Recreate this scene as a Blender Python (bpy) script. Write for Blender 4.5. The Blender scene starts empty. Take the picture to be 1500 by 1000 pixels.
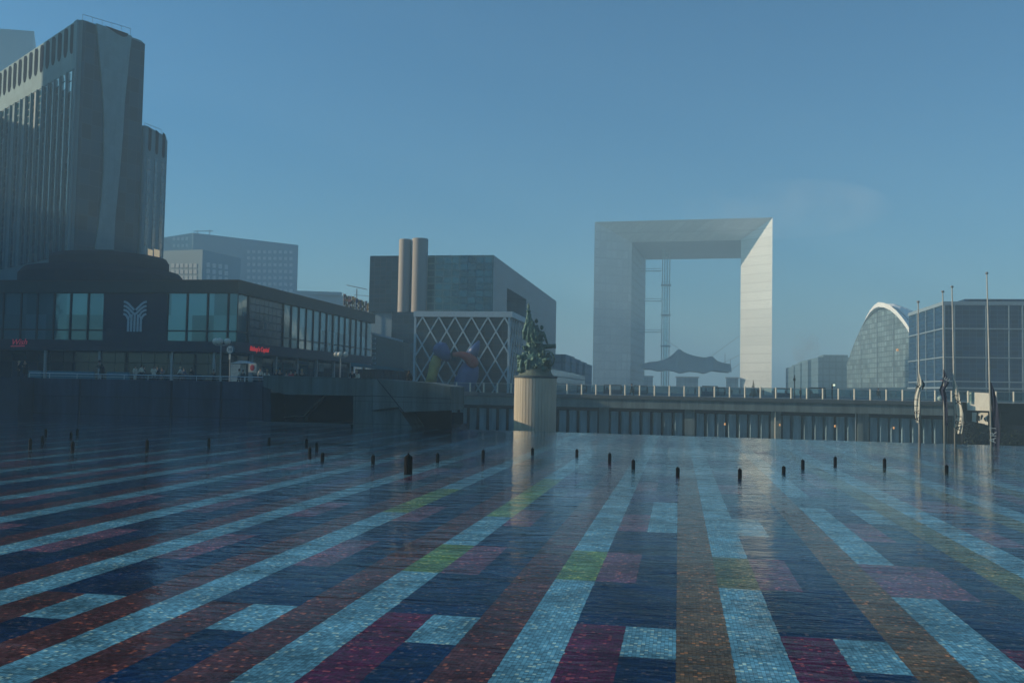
import bpy, bmesh, math, random
from mathutils import Vector, Matrix, noise
R = math.radians
random.seed(7)
scene = bpy.context.scene
COL = scene.collection

# ------------------------------------------------------------------ camera
F_PX = 1397.0; RHO = 0.0185; EYE = 3.5
_u0 = 244*math.cos(RHO) + 73*math.sin(RHO); _v0 = -244*math.sin(RHO) + 73*math.cos(RHO)
PITCH = math.atan(_v0/F_PX); YAW = math.atan(_u0/(F_PX/math.cos(PITCH)))
Fh = Vector((-math.sin(YAW), math.cos(YAW), 0)); Rh = Vector((math.cos(YAW), math.sin(YAW), 0)); Zv = Vector((0, 0, 1))
Fv = Fh*math.cos(PITCH) + Zv*math.sin(PITCH); Uv = -Fh*math.sin(PITCH) + Zv*math.cos(PITCH)
CAM = Vector((0, 0, EYE))
cx = Rh*math.cos(RHO) + Uv*math.sin(RHO); cy = -Rh*math.sin(RHO) + Uv*math.cos(RHO); cz = -Fv
cd = bpy.data.cameras.new('camera'); cam = bpy.data.objects.new('camera', cd); COL.objects.link(cam)
cam.matrix_world = Matrix(((cx.x, cy.x, cz.x, CAM.x), (cx.y, cy.y, cz.y, CAM.y), (cx.z, cy.z, cz.z, CAM.z), (0, 0, 0, 1)))
cd.sensor_width = 36; cd.lens = F_PX/1500*36; cd.clip_start = 0.1; cd.clip_end = 12000
scene.camera = cam

# ------------------------------------------------------------------ light, sky, exposure
SUN_EL = 18.5; SUN_A = 6.5           # sun stands to the left and a little behind the picture plane
trav = Vector((math.cos(R(SUN_A))*math.cos(R(SUN_EL)), math.sin(R(SUN_A))*math.cos(R(SUN_EL)), -math.sin(R(SUN_EL))))
sd = bpy.data.lights.new('sun', 'SUN'); sd.energy = 4.4; sd.angle = R(0.5); sd.color = (1.0, 0.83, 0.58)
so = bpy.data.objects.new('sun', sd); COL.objects.link(so); so.rotation_euler = trav.to_track_quat('-Z', 'Y').to_euler()
w = bpy.data.worlds.new('World'); scene.world = w; w.use_nodes = True
nt = w.node_tree; nt.nodes.clear()
sky = nt.nodes.new('ShaderNodeTexSky'); sky.sky_type = 'NISHITA'; sky.sun_disc = False
sky.sun_elevation = R(SUN_EL); sky.sun_rotation = math.atan2(-trav.x, -trav.y)
sky.air_density = 1.0; sky.dust_density = 1.3; sky.ozone_density = 2.5; sky.altitude = 60
tint = nt.nodes.new('ShaderNodeMix'); tint.data_type = 'RGBA'; tint.blend_type = 'MULTIPLY'; tint.inputs[0].default_value = 1
tint.inputs[7].default_value = (0.46, 1.08, 1.36, 1)
bg = nt.nodes.new('ShaderNodeBackground'); bg.inputs[1].default_value = 0.08
wo = nt.nodes.new('ShaderNodeOutputWorld')
nt.links.new(sky.outputs[0], tint.inputs[6]); nt.links.new(tint.outputs[2], bg.inputs[0]); nt.links.new(bg.outputs[0], wo.inputs[0])
vs = scene.view_settings
scene.display_settings.display_device = 'sRGB'
vs.view_transform = 'Standard'; vs.look = 'None'; vs.gamma = 1; vs.exposure = 0.2; vs.use_curve_mapping = False
scene.render.engine = 'CYCLES'
cy_ = scene.cycles
cy_.use_denoising = True; cy_.max_bounces = 8; cy_.transmission_bounces = 6; cy_.transparent_max_bounces = 12
cy_.volume_bounces = 1; cy_.volume_step_rate = 5; cy_.caustics_reflective = False; cy_.caustics_refractive = False
cy_.sample_clamp_indirect = 6
HAZE_DENSITY = 0.00115

# ------------------------------------------------------------------ picture-to-place helpers (survey of the photograph)
def ray(px, py):
    dx = px-750; dy = py-500
    u = dx*math.cos(RHO)+dy*math.sin(RHO); v = -dx*math.sin(RHO)+dy*math.cos(RHO)
    return Rh*u - Uv*v + Fv*F_PX
def G(px, py, z=0.0):
    d = ray(px, py); return CAM + d*((z-EYE)/d.z)
def PY(px, py, Y):
    d = ray(px, py); return CAM + d*(Y/d.y)
def PX(px, py, X):
    d = ray(px, py); return CAM + d*(X/d.x)
def hor(px): return 573 + (px-994)*math.tan(RHO)
def XY(px, Y):
    p = PY(px, hor(px), Y); return Vector((p.x, p.y, 0))
def XT(px, py, Y):
    p = PY(px, py, Y); return Vector((p.x, p.y, 0))
def hit(px, py, P0, n):
    d = ray(px, py); n = Vector(n); return CAM + d*((Vector(P0)-CAM).dot(n)/d.dot(n))

# ------------------------------------------------------------------ materials
MATS = {}
def _new(name):
    m = bpy.data.materials.new(name); m.use_nodes = True; MATS[name] = m
    n = m.node_tree; b = n.nodes['Principled BSDF']; return m, n, b
def surf(name, col, rough=0.7, var=0.15, scale=1.5, bump=0.0, metal=0.0, spec=0.5, streak=False, joints=None, grime=0.0):
    """procedural surface: noise mottling, optional vertical streaks, optional panel joints (brick texture on object space)"""
    m, n, b = _new(name)
    N = n.nodes; L = n.links
    tc = N.new('ShaderNodeTexCoord'); mp = N.new('ShaderNodeMapping'); L.new(tc.outputs['Object'], mp.inputs[0])
    if streak: mp.inputs['Scale'].default_value = (1, 1, 0.12)
    no = N.new('ShaderNodeTexNoise'); no.inputs['Scale'].default_value = scale; no.inputs['Detail'].default_value = 8; no.inputs['Roughness'].default_value = .65
    L.new(mp.outputs[0], no.inputs[0])
    cr = N.new('ShaderNodeValToRGB'); cr.color_ramp.elements[0].position = .3; cr.color_ramp.elements[1].position = .7
    c = Vector(col)
    cr.color_ramp.elements[0].color = (*(c*(1-var)), 1); cr.color_ramp.elements[1].color = (*[min(1, x*(1+var)) for x in c], 1)
    L.new(no.outputs[0], cr.inputs[0]); out = cr.outputs[0]
    if joints:
        jw, jh, jt, jd, horiz = joints
        sp = N.new('ShaderNodeSeparateXYZ'); L.new(tc.outputs['Object'], sp.inputs[0])
        cb = N.new('ShaderNodeCombineXYZ')
        ad = N.new('ShaderNodeMath'); ad.operation = 'ADD'; L.new(sp.outputs[0], ad.inputs[0]); L.new(sp.outputs[1], ad.inputs[1])
        L.new(ad.outputs[0], cb.inputs[0]); L.new(sp.outputs[2], cb.inputs[1])
        if horiz: L.new(sp.outputs[0], cb.inputs[0]); L.new(sp.outputs[1], cb.inputs[1])
        br = N.new('ShaderNodeTexBrick'); br.offset = 0; br.inputs['Scale'].default_value = 1
        br.inputs['Brick Width'].default_value = jw; br.inputs['Row Height'].default_value = jh
        br.inputs['Mortar Size'].default_value = jt; br.inputs['Mortar Smooth'].default_value = 0
        br.inputs['Color1'].default_value = (1, 1, 1, 1); br.inputs['Color2'].default_value = (.84, .84, .84, 1); br.inputs['Mortar'].default_value = (jd, jd, jd, 1)
        L.new(cb.outputs[0], br.inputs[0])
        mx = N.new('ShaderNodeMix'); mx.data_type = 'RGBA'; mx.blend_type = 'MULTIPLY'; mx.inputs[0].default_value = 1
        L.new(out, mx.inputs[6]); L.new(br.outputs[0], mx.inputs[7]); out = mx.outputs[2]
    L.new(out, b.inputs['Base Color'])
    b.inputs['Roughness'].default_value = rough; b.inputs['Metallic'].default_value = metal
    b.inputs['Specular IOR Level'].default_value = spec
    if bump:
        bp = N.new('ShaderNodeBump'); bp.inputs['Strength'].default_value = bump; bp.inputs['Distance'].default_value = .05
        n2 = N.new('ShaderNodeTexNoise'); n2.inputs['Scale'].default_value = scale*8; n2.inputs['Detail'].default_value = 6
        L.new(tc.outputs['Object'], n2.inputs[0]); L.new(n2.outputs[0], bp.inputs['Height']); L.new(bp.outputs[0], b.inputs['Normal'])
    return m
def curtain(name, glass, frame, pw, ph, t=0.06, rough=.12, wob=.02, spec=1.0, metal=0.0):
    """reflective curtain wall: every pane its own tone and its own slight tilt, between thin mullions"""
    m, n, b = _new(name); N = n.nodes; L = n.links
    tc = N.new('ShaderNodeTexCoord'); sp = N.new('ShaderNodeSeparateXYZ'); L.new(tc.outputs['Object'], sp.inputs[0])
    ad = N.new('ShaderNodeMath'); ad.operation = 'ADD'; L.new(sp.outputs[0], ad.inputs[0]); L.new(sp.outputs[1], ad.inputs[1])
    cb = N.new('ShaderNodeCombineXYZ'); L.new(ad.outputs[0], cb.inputs[0]); L.new(sp.outputs[2], cb.inputs[1])
    br = N.new('ShaderNodeTexBrick'); br.offset = 0; br.inputs['Scale'].default_value = 1
    br.inputs['Brick Width'].default_value = pw; br.inputs['Row Height'].default_value = ph
    br.inputs['Mortar Size'].default_value = t; br.inputs['Mortar Smooth'].default_value = 0; br.inputs['Bias'].default_value = 0
    g = Vector(glass)
    br.inputs['Color1'].default_value = (*(g*.6), 1); br.inputs['Color2'].default_value = (*(g*1.5), 1); br.inputs['Mortar'].default_value = (*frame, 1)
    L.new(cb.outputs[0], br.inputs[0]); L.new(br.outputs[0], b.inputs['Base Color'])
    mr = N.new('ShaderNodeMapRange'); mr.inputs[3].default_value = rough; mr.inputs[4].default_value = .6
    L.new(br.outputs['Fac'], mr.inputs[0]); L.new(mr.outputs[0], b.inputs['Roughness'])
    b.inputs['Specular IOR Level'].default_value = spec; b.inputs['Metallic'].default_value = metal
    no = N.new('ShaderNodeTexNoise'); no.inputs['Scale'].default_value = .35; no.inputs['Detail'].default_value = 2; L.new(tc.outputs['Object'], no.inputs[0])
    bp = N.new('ShaderNodeBump'); bp.inputs['Strength'].default_value = 1; bp.inputs['Distance'].default_value = wob
    L.new(no.outputs[0], bp.inputs['Height']); L.new(bp.outputs[0], b.inputs['Normal'])
    return m
def emis(name, col, s):
    m, n, b = _new(name); b.inputs['Base Color'].default_value = (*col, 1)
    b.inputs['Emission Color'].default_value = (*col, 1); b.inputs['Emission Strength'].default_value = s; return m
def clear_glass(name, tintc, fac=.85):
    m = bpy.data.materials.new(name); m.use_nodes = True; MATS[name] = m; n = m.node_tree; n.nodes.clear()
    o = n.nodes.new('ShaderNodeOutputMaterial'); t = n.nodes.new('ShaderNodeBsdfTransparent'); t.inputs[0].default_value = (*tintc, 1)
    g = n.nodes.new('ShaderNodeBsdfGlossy'); g.inputs['Roughness'].default_value = .15; mx = n.nodes.new('ShaderNodeMixShader'); mx.inputs[0].default_value = 1-fac
    n.links.new(t.outputs[0], mx.inputs[1]); n.links.new(g.outputs[0], mx.inputs[2]); n.links.new(mx.outputs[0], o.inputs[0]); return m

surf('concrete', (.085, .125, .13), .85, .5, .8, .3, streak=True, joints=(4.0, 1.9, .02, .5, False))
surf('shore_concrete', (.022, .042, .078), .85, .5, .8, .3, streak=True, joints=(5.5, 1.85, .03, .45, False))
surf('granite', (.06, .085, .10), .8, .25, 6, .2)
surf('deck_concrete', (.14, .19, .20), .85, .4, .9, .3, streak=True, joints=(2.34, 9, .015, .55, False))
surf('fin_concrete', (.19, .29, .33), .8, .5, 1.2, .25, streak=True)
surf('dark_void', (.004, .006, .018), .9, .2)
surf('paving', (.15, .17, .175), .8, .2, .3, .1, joints=(1.2, 1.2, .02, .7, True))
surf('white_metal', (.75, .70, .58), .4, .06)
surf('pole_paint', (.42, .42, .38), .5, .15, 3)
surf('grey_metal', (.3, .32, .33), .4, .1, metal=.3)
surf('rail_metal', (.42, .47, .5), .3, .1, metal=.5)
surf('black_metal', (.005, .005, .007), .8, .2, spec=.1)
surf('pedestal_stone', (.56, .48, .37), .8, .22, .9, .2, streak=True)
surf('bronze', (.055, .13, .105), .5, .75, 5, .4, metal=.25, streak=False)
surf('plinth_bronze', (.11, .14, .11), .7, .35, 3, .3)
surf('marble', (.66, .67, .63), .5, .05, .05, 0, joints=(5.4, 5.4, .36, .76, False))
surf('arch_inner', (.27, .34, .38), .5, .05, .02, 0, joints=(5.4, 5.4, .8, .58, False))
surf('canvas', (.16, .24, .27), .8, .08, .2)
surf('tower_concrete', (.18, .29, .31), .8, .14, .5, .1, joints=(1.3, 2.9, .035, .78, False))
surf('tower_bare', (.12, .22, .25), .8, .12, .5, .1, streak=True)
curtain('tower_glass', (.002, .040, .060), (.012, .06, .075), 2.6, 2.9, .06, .2, .04, .25)
curtain('tower_window', (.02, .07, .09), (.008, .02, .025), 1.1, 1.45, .06, .08, .03, 1.0)
surf('slot_dark', (.004, .008, .022), .9, .2, spec=.05)
surf('mall_fascia', (.008, .026, .032), .6, .2, 2, 0, joints=(.9, 3, .02, .7, False))
surf('mall_panel', (.004, .008, .032), .5, .15)
surf('mall_frame', (.01, .012, .015), .5, .1)
surf('soffit', (.01, .01, .03), .8, .2)
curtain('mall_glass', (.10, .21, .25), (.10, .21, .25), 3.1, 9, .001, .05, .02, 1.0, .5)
curtain('shop_glass', (.006, .010, .03), (.004, .005, .012), 2.0, 2.6, .05, .1, .02, .7)
surf('curtain_fabric', (.22, .26, .25), .9, .2, 1, streak=True)
curtain('cinema_glass', (.03, .12, .15), (.07, .16, .18), 2.0, 1.6, .14, .1, .06, 1.0, .45)
curtain('cinema_dark', (.006, .032, .055), (.006, .024, .04), 1.45, 1.1, .06, .25, .02, .5)
surf('cinema_panel', (.07, .17, .22), .45, .12, .1, 0, joints=(9, 2.2, .08, .7, False))
surf('pipe_metal', (.40, .36, .32), .7, .12, .3, streak=True)
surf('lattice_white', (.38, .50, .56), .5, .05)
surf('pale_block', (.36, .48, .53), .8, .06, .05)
curtain('block_dark', (.03, .05, .06), (.06, .07, .08), 2.4, 3.3, .5, .3, .05, .4)
curtain('sky_reflection_pane', (.45, .60, .62), (.2, .3, .3), 1.4, 9, .05, .1, .03, 1.0, .3)
surf('pale_window', (.62, .68, .70), .3, .05)
curtain('blue_glass', (.003, .030, .085), (.015, .07, .13), 1.6, 1.1, .06, .12, .06, .5)
surf('blue_frame', (.25, .33, .38), .5, .05)
curtain('dome_glass', (.15, .21, .22), (.08, .12, .14), 3.0, 2.2, .22, .3, .05, .6)
surf('shell_white', (.85, .84, .80), .6, .05, .05)
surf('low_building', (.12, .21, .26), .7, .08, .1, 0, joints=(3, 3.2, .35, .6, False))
surf('white_panel', (.72, .68, .58), .6, .1, 1.2)
surf('leaf_dark', (.006, .014, .010), .7, .5, 4)
surf('leaf_pale', (.05, .07, .03), .7, .5, 4)
surf('skin', (.45, .27, .2), .6, .05)
surf('hair_dark', (.02, .015, .012), .7, .1)
surf('hair_fair', (.45, .33, .18), .7, .1)
surf('coat_dark', (.006, .007, .012), .8, .2)
surf('coat_cream', (.62, .58, .48), .8, .1)
surf('coat_red', (.35, .03, .04), .8, .1)
surf('coat_blue', (.05, .09, .16), .8, .1)
surf('flag_white', (.58, .57, .50), .8, .12, 2)
surf('flag_navy', (.012, .018, .05), .8, .2, 2)
surf('ink_black', (.015, .015, .02), .7, .05)
surf('ink_white', (.7, .7, .64), .7, .05)
surf('sign_red', (.42, .03, .04), .5, .1)
surf('logo_blue', (.38, .47, .52), .5, .05)
surf('sculpture_blue', (.02, .07, .22), .45, .2, 1)
surf('sculpture_red', (.35, .04, .035), .45, .2, 1)
surf('sculpture_yellow', (.36, .30, .07), .5, .3, 1)
surf('poster_paper', (.55, .52, .45), .7, .3, 3)
surf('awning', (.03, .14, .19), .7, .1)
surf('globe', (.62, .60, .52), .25, .05)
surf('green_panel', (.02, .055, .055), .6, .2, .5)
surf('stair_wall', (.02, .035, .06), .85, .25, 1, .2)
emis('lamp_glow', (1.0, .50, .18), .3); emis('lit_window', (1.0, .70, .38), .28); emis('sign_glow', (1.0, .06, .07), .22)
emis('sign_glow_pale', (.8, .08, .14), .08); emis('white_lamp', (.75, .85, .6), 1.0)
clear_glass('rail_glass', (.72, .85, .88), .92)
for k, c in enumerate([(.10, .02, .03), (.02, .04, .12), (.2, .22, .22), (.02, .07, .05), (.20, .13, .03)]): surf('bunting%d' % k, c, .8, .1)

# ------------------------------------------------------------------ mesh builder
class MB:
    def __init__(s): s.v = []; s.f = []; s.mi = []; s.smooth = False
    def add(s, vs_, fs, mi=0):
        o = len(s.v); s.v += [tuple(x) for x in vs_]; s.f += [tuple(o+i for i in f) for f in fs]; s.mi += [mi]*len(fs); return s
    def quad(s, a, b, c, d, mi=0): return s.add([a, b, c, d], [(0, 1, 2, 3)], mi)
    def box(s, x0, x1, y0, y1, z0, z1, M=None, mi=0):
        vs_ = [Vector((x, y, z)) for z in (z0, z1) for y in (y0, y1) for x in (x0, x1)]
        if M is not None: vs_ = [M @ v for v in vs_]
        return s.add(vs_, [(0, 2, 3, 1), (4, 5, 7, 6), (0, 1, 5, 4), (2, 6, 7, 3), (0, 4, 6, 2), (1, 3, 7, 5)], mi)
    def bar(s, a, b, w, h=None, up=Vector((0, 0, 1)), mi=0):
        a = Vector(a); b = Vector(b); h = w if h is None else h
        d = (b-a); l = d.length; d.normalize()
        x = d.cross(up)
        if x.length < 1e-4: x = d.cross(Vector((1, 0, 0)))
        x.normalize(); y = x.cross(d)
        M = Matrix(((x.x, y.x, d.x, a.x), (x.y, y.y, d.y, a.y), (x.z, y.z, d.z, a.z), (0, 0, 0, 1)))
        return s.box(-w/2, w/2, -h/2, h/2, 0, l, M, mi)
    def prism(s, poly, z0, z1, mi=0):
        n = len(poly); vs_ = [(p[0], p[1], z0) for p in poly]+[(p[0], p[1], z1) for p in poly]
        return s.add(vs_, [tuple(range(n))[::-1], tuple(range(n, 2*n))]+[(i, (i+1) % n, n+(i+1) % n, n+i) for i in range(n)], mi)
    def slab(s, poly, off, mi=0):
        """3-D polygon extruded by vector off"""
        n = len(poly); off = Vector(off); vs_ = [Vector(p) for p in poly]+[Vector(p)+off for p in poly]
        return s.add(vs_, [tuple(range(n))[::-1], tuple(range(n, 2*n))]+[(i, (i+1) % n, n+(i+1) % n, n+i) for i in range(n)], mi)
    def tube(s, pts, rad, n=10, mi=0, cap=True):
        pts = [Vector(p) for p in pts]; m = len(pts); rad = rad if isinstance(rad, (list, tuple)) else [rad]*m
        o = len(s.v); vs_ = []; fs = []
        for i, p in enumerate(pts):
            d = (pts[min(i+1, m-1)]-pts[max(i-1, 0)]).normalized()
            x = d.cross(Vector((0, 1, 0.01)))
            if x.length < .05: x = d.cross(Vector((1, 0, 0)))
            x.normalize(); y = d.cross(x)
            for k in range(n):
                a = 2*math.pi*k/n; vs_.append(p+x*math.cos(a)*rad[i]+y*math.sin(a)*rad[i])
        for i in range(m-1):
            for k in range(n): fs.append((i*n+k, i*n+(k+1) % n, (i+1)*n+(k+1) % n, (i+1)*n+k))
        if cap: fs += [tuple(range(n))[::-1], tuple(range((m-1)*n, m*n))]
        return s.add(vs_, fs, mi)
    def lathe(s, prof, c, n=24, mi=0):
        c = Vector(c); vs_ = [c+Vector((r*math.cos(2*math.pi*k/n), r*math.sin(2*math.pi*k/n), z)) for r, z in prof for k in range(n)]
        m = len(prof); fs = [(i*n+k, i*n+(k+1) % n, (i+1)*n+(k+1) % n, (i+1)*n+k) for i in range(m-1) for k in range(n)]
        fs += [tuple(range(n))[::-1], tuple(range((m-1)*n, m*n))]
        return s.add(vs_, fs, mi)
    def ball(s, c, rx, ry=None, rz=None, n=12, mi=0, rot=None):
        ry = rx if ry is None else ry; rz = rx if rz is None else rz; c = Vector(c); m = max(5, n//2+1)
        vs_ = []
        for i in range(m+1):
            t = math.pi*i/m
            for k in range(n):
                a = 2*math.pi*k/n; p = Vector((rx*max(math.sin(t), .02)*math.cos(a), ry*max(math.sin(t), .02)*math.sin(a), -rz*math.cos(t)))
                if rot is not None: p = rot @ p
                vs_.append(c+p)
        fs = [(i*n+k, i*n+(k+1) % n, (i+1)*n+(k+1) % n, (i+1)*n+k) for i in range(m) for k in range(n)]
        fs += [tuple(range(n))[::-1], tuple(range(m*n, (m+1)*n))]
        return s.add(vs_, fs, mi)
    def build(s, name, mat, parent=None, smooth=False, loc=None, label=None, kind=None, bevel=0):
        me = bpy.data.meshes.new(name)
        base = parent_loc(parent) if loc is None else Vector(loc)
        me.from_pydata([Vector(v)-base for v in s.v], [], s.f)
        mats = mat if isinstance(mat, (list, tuple)) else [mat]
        for q in mats: me.materials.append(MATS[q])
        me.polygons.foreach_set('material_index', s.mi)
        if smooth: me.polygons.foreach_set('use_smooth', [True]*len(me.polygons))
        me.update()
        o = bpy.data.objects.new(name, me); COL.objects.link(o)
        if parent is not None: o.parent = parent
        else: o.location = base
        LOCS[o.name] = Vector(base)
        if loc is not None and parent is not None: o.location = base-parent_loc(parent)
        if label: o['label'] = label
        if kind: o['kind'] = kind
        if bevel:
            b = o.modifiers.new('bevel', 'BEVEL'); b.width = bevel; b.segments = 2; b.limit_method = 'ANGLE'
        return o
LOCS = {}
def parent_loc(p):
    return LOCS.get(p.name, Vector((0, 0, 0))) if p is not None else Vector((0, 0, 0))
def thing(name, label, cat, loc=(0, 0, 0), group=None):
    o = bpy.data.objects.new(name, None); COL.objects.link(o); o.location = loc; o.empty_display_size = .5
    o['label'] = label; o['category'] = cat
    if group: o['group'] = group
    LOCS[o.name] = Vector(loc)
    return o
def tag(o, label, cat, group=None):
    o['label'] = label; o['category'] = cat
    if group: o['group'] = group
    return o
def dup(root, loc, label, rotz=None, scale=None, group=None):
    r = root.copy(); COL.objects.link(r); r.location = loc; r['label'] = label
    if rotz is not None: r.rotation_euler = (0, 0, rotz)
    if scale is not None: r.scale = (scale, scale, scale)
    if group: r['group'] = group
    for ch in list(root.children):
        c = ch.copy(); COL.objects.link(c); c.parent = r
        for g in ch.children:
            d = g.copy(); COL.objects.link(d); d.parent = c
    return r
def apply_mods(o):
    dg = bpy.context.evaluated_depsgraph_get(); me = bpy.data.meshes.new_from_object(o.evaluated_get(dg)); o.modifiers.clear(); o.data = me
def text_mesh(name, body, size, M, mat, parent, depth=.02, shear=0, spacing=1, align='CENTER'):
    c = bpy.data.curves.new(name, 'FONT'); c.body = body; c.size = size; c.extrude = depth; c.align_x = align; c.align_y = 'CENTER'; c.shear = shear; c.space_character = spacing
    t = bpy.data.objects.new(name+'_src', c); COL.objects.link(t)
    dg = bpy.context.evaluated_depsgraph_get(); me = bpy.data.meshes.new_from_object(t.evaluated_get(dg))
    bpy.data.objects.remove(t)
    me.transform(M)
    if parent is not None: me.transform(Matrix.Translation(-parent_loc(parent)))
    me.materials.clear(); me.materials.append(MATS[mat])
    o = bpy.data.objects.new(name, me); COL.objects.link(o)
    if parent is not None: o.parent = parent
    return o
def frameM(o, x, z):
    """matrix whose local x runs along x, local y along z, facing x cross z"""
    x = Vector(x).normalized(); z = Vector(z).normalized(); n = x.cross(z); o = Vector(o)
    return Matrix(((x.x, z.x, n.x, o.x), (x.y, z.y, n.y, o.y), (x.z, z.z, n.z, o.z), (0, 0, 0, 1)))
def struct(o): o['kind'] = 'structure'; return o

exec_parts = []
# ================================================================== POOL FLOOR AND WATER
CW = 0.747; ROW0 = 14.55; HR = 1.64; FLOOR_Z = -0.05; OFFY = 0.12
TILE_COLS = {
 'light': (.185, .40, .50), 'navy': (.002, .022, .080), 'teal': (.006, .07, .12), 'mauve': (.21, .085, .14), 'crimson': (.13, .012, .055),
 'green': (.19, .31, .10), 'olive': (.16, .16, .06), 'orange': (.20, .105, .055), 'red': (.125, .035, .038), 'purple': (.05, .03, .13)}
def tile_mat(name, col):
    m, n, b = _new('tile_'+name); N = n.nodes; L = n.links
    tc = N.new('ShaderNodeTexCoord')
    sc = N.new('ShaderNodeVectorMath'); sc.operation = 'SCALE'; sc.inputs['Scale'].default_value = 1/0.0535
    L.new(tc.outputs['Object'], sc.inputs[0])
    fl = N.new('ShaderNodeVectorMath'); fl.operation = 'FLOOR'; L.new(sc.outputs[0], fl.inputs[0])
    wn = N.new('ShaderNodeTexWhiteNoise'); wn.noise_dimensions = '3D'; L.new(fl.outputs[0], wn.inputs[0])
    fr = N.new('ShaderNodeVectorMath'); fr.operation = 'FRACTION'; L.new(sc.outputs[0], fr.inputs[0])
    sp = N.new('ShaderNodeSeparateXYZ'); L.new(fr.outputs[0], sp.inputs[0])
    gx = N.new('ShaderNodeMath'); gx.operation = 'MINIMUM'; L.new(sp.outputs[0], gx.inputs[0]); L.new(sp.outputs[1], gx.inputs[1])
    gt = N.new('ShaderNodeMath'); gt.operation = 'GREATER_THAN'; gt.inputs[1].default_value = .13; L.new(gx.outputs[0], gt.inputs[0])
    cr = N.new('ShaderNodeValToRGB'); e = cr.color_ramp; c = Vector(col)
    e.elements[0].position = 0; e.elements[0].color = (*(c*.55), 1); e.elements[1].position = .9; e.elements[1].color = (*(c*1.35), 1)
    a = e.elements.new(.93); a.color = (*(c*1.5), 1)
    z = e.elements.new(.972); z.color = (min(1, c.x*3.2+.14), min(1, c.y*1.9+.06), min(1, c.z*1.3+.02), 1)
    L.new(wn.outputs['Value'], cr.inputs[0])
    big = N.new('ShaderNodeTexNoise'); big.inputs['Scale'].default_value = .9; big.inputs['Detail'].default_value = 5; L.new(tc.outputs['Object'], big.inputs[0])
    mr = N.new('ShaderNodeMapRange'); mr.inputs[1].default_value = .3; mr.inputs[2].default_value = .7; mr.inputs[3].default_value = .45; mr.inputs[4].default_value = 1.3
    L.new(big.outputs[0], mr.inputs[0])
    mg = N.new('ShaderNodeMapRange'); mg.inputs[3].default_value = .45; L.new(gt.outputs[0], mg.inputs[0])
    ml = N.new('ShaderNodeMath'); ml.operation = 'MULTIPLY'; L.new(mr.outputs[0], ml.inputs[0]); L.new(mg.outputs[0], ml.inputs[1])
    vm = N.new('ShaderNodeVectorMath'); vm.operation = 'SCALE'; L.new(cr.outputs[0], vm.inputs[0]); L.new(ml.outputs[0], vm.inputs['Scale'])
    L.new(vm.outputs[0], b.inputs['Base Color']); b.inputs['Roughness'].default_value = .35; b.inputs['Specular IOR Level'].default_value = 0
    return 'tile_'+name
TN = list(TILE_COLS); TM = [tile_mat(k, TILE_COLS[k]) for k in TN]
rnd = random.Random(11)
RCELL = {}
def cell(i, h):
    """i column, h half-row counted from ROW0"""
    t = i % 4; p = i//4; k = h//2
    if t == 0: return 'orange' if p in (0, 1) else ('olive' if p >= 1 else 'red') if p != -1 else 'red'
    if t == 1:
        if k == 1: return {-1: 'green', -2: 'green', 0: 'olive', 1: 'mauve'}.get(p, 'light')
        if p == -2 and 7 <= h <= 13: return 'green'
        if p == -3 and 7 <= h <= 10: return 'green'
        if p == 1 and k in (5,): return 'teal'
        return 'light'
    if k <= -1:
        if t == 2: return 'crimson' if p >= -2 else 'red'
        return 'light' if h == -1 else 'navy'
    if k == 0: return 'navy'
    if k == 1: return 'mauve' if t == 2 else 'navy'
    if k == 2: return 'navy'
    if k == 3:
        if t == 2: return 'light' if p == 0 else 'mauve'
        return 'light' if p == -1 else ('teal' if p in (0, 1) else 'navy')
    if k == 4: return 'navy' if t == 2 else ('light' if p in (-1, 1) else 'navy')
    key = (i, k)
    if key not in RCELL: RCELL[key] = rnd.choice(['navy', 'navy', 'navy', 'mauve', 'teal', 'purple'] if p < -2 else ['navy', 'mauve', 'teal', 'teal', 'purple', 'navy'])
    return RCELL[key]
fl = MB()
def wob(a, c_, q): return .018*noise.noise(Vector((a*9.0, c_*1.7, q)))+.010*noise.noise(Vector((a*23.0, c_*1.7, q+5)))
for i in range(-130, 60):
    for h in range(-9, 47):
        x0 = i*CW; y0 = ROW0+OFFY+h*HR; mi_ = TN.index(cell(i, h))
        ymax = 92.4 if x0 < -20.5 else 78.4-(x0+18.56)*.0844-.1
        if y0+HR > ymax:
            if y0 < ymax: fl.quad((x0, y0, FLOOR_Z), (x0+CW, y0, FLOOR_Z), (x0+CW, ymax, FLOOR_Z), (x0, ymax, FLOOR_Z), mi_)
            continue
        if h > 8 or abs(i) > 22:
            fl.quad((x0, y0, FLOOR_Z), (x0+CW, y0, FLOOR_Z), (x0+CW, y0+HR, FLOOR_Z), (x0, y0+HR, FLOOR_Z), mi_); continue
        K_ = 24; Lp = [(x0+wob(y0+HR*k/K_, i, 0), y0+HR*k/K_) for k in range(K_+1)]; Rp = [(x0+CW+wob(y0+HR*k/K_, i+1, 0), y0+HR*k/K_) for k in range(K_+1)]
        for k in range(K_):
            fl.quad((*Lp[k], FLOOR_Z), (*Rp[k], FLOOR_Z), (*Rp[k+1], FLOOR_Z), (*Lp[k+1], FLOOR_Z), mi_)
struct(fl.build('pool_floor', TM))
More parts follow.
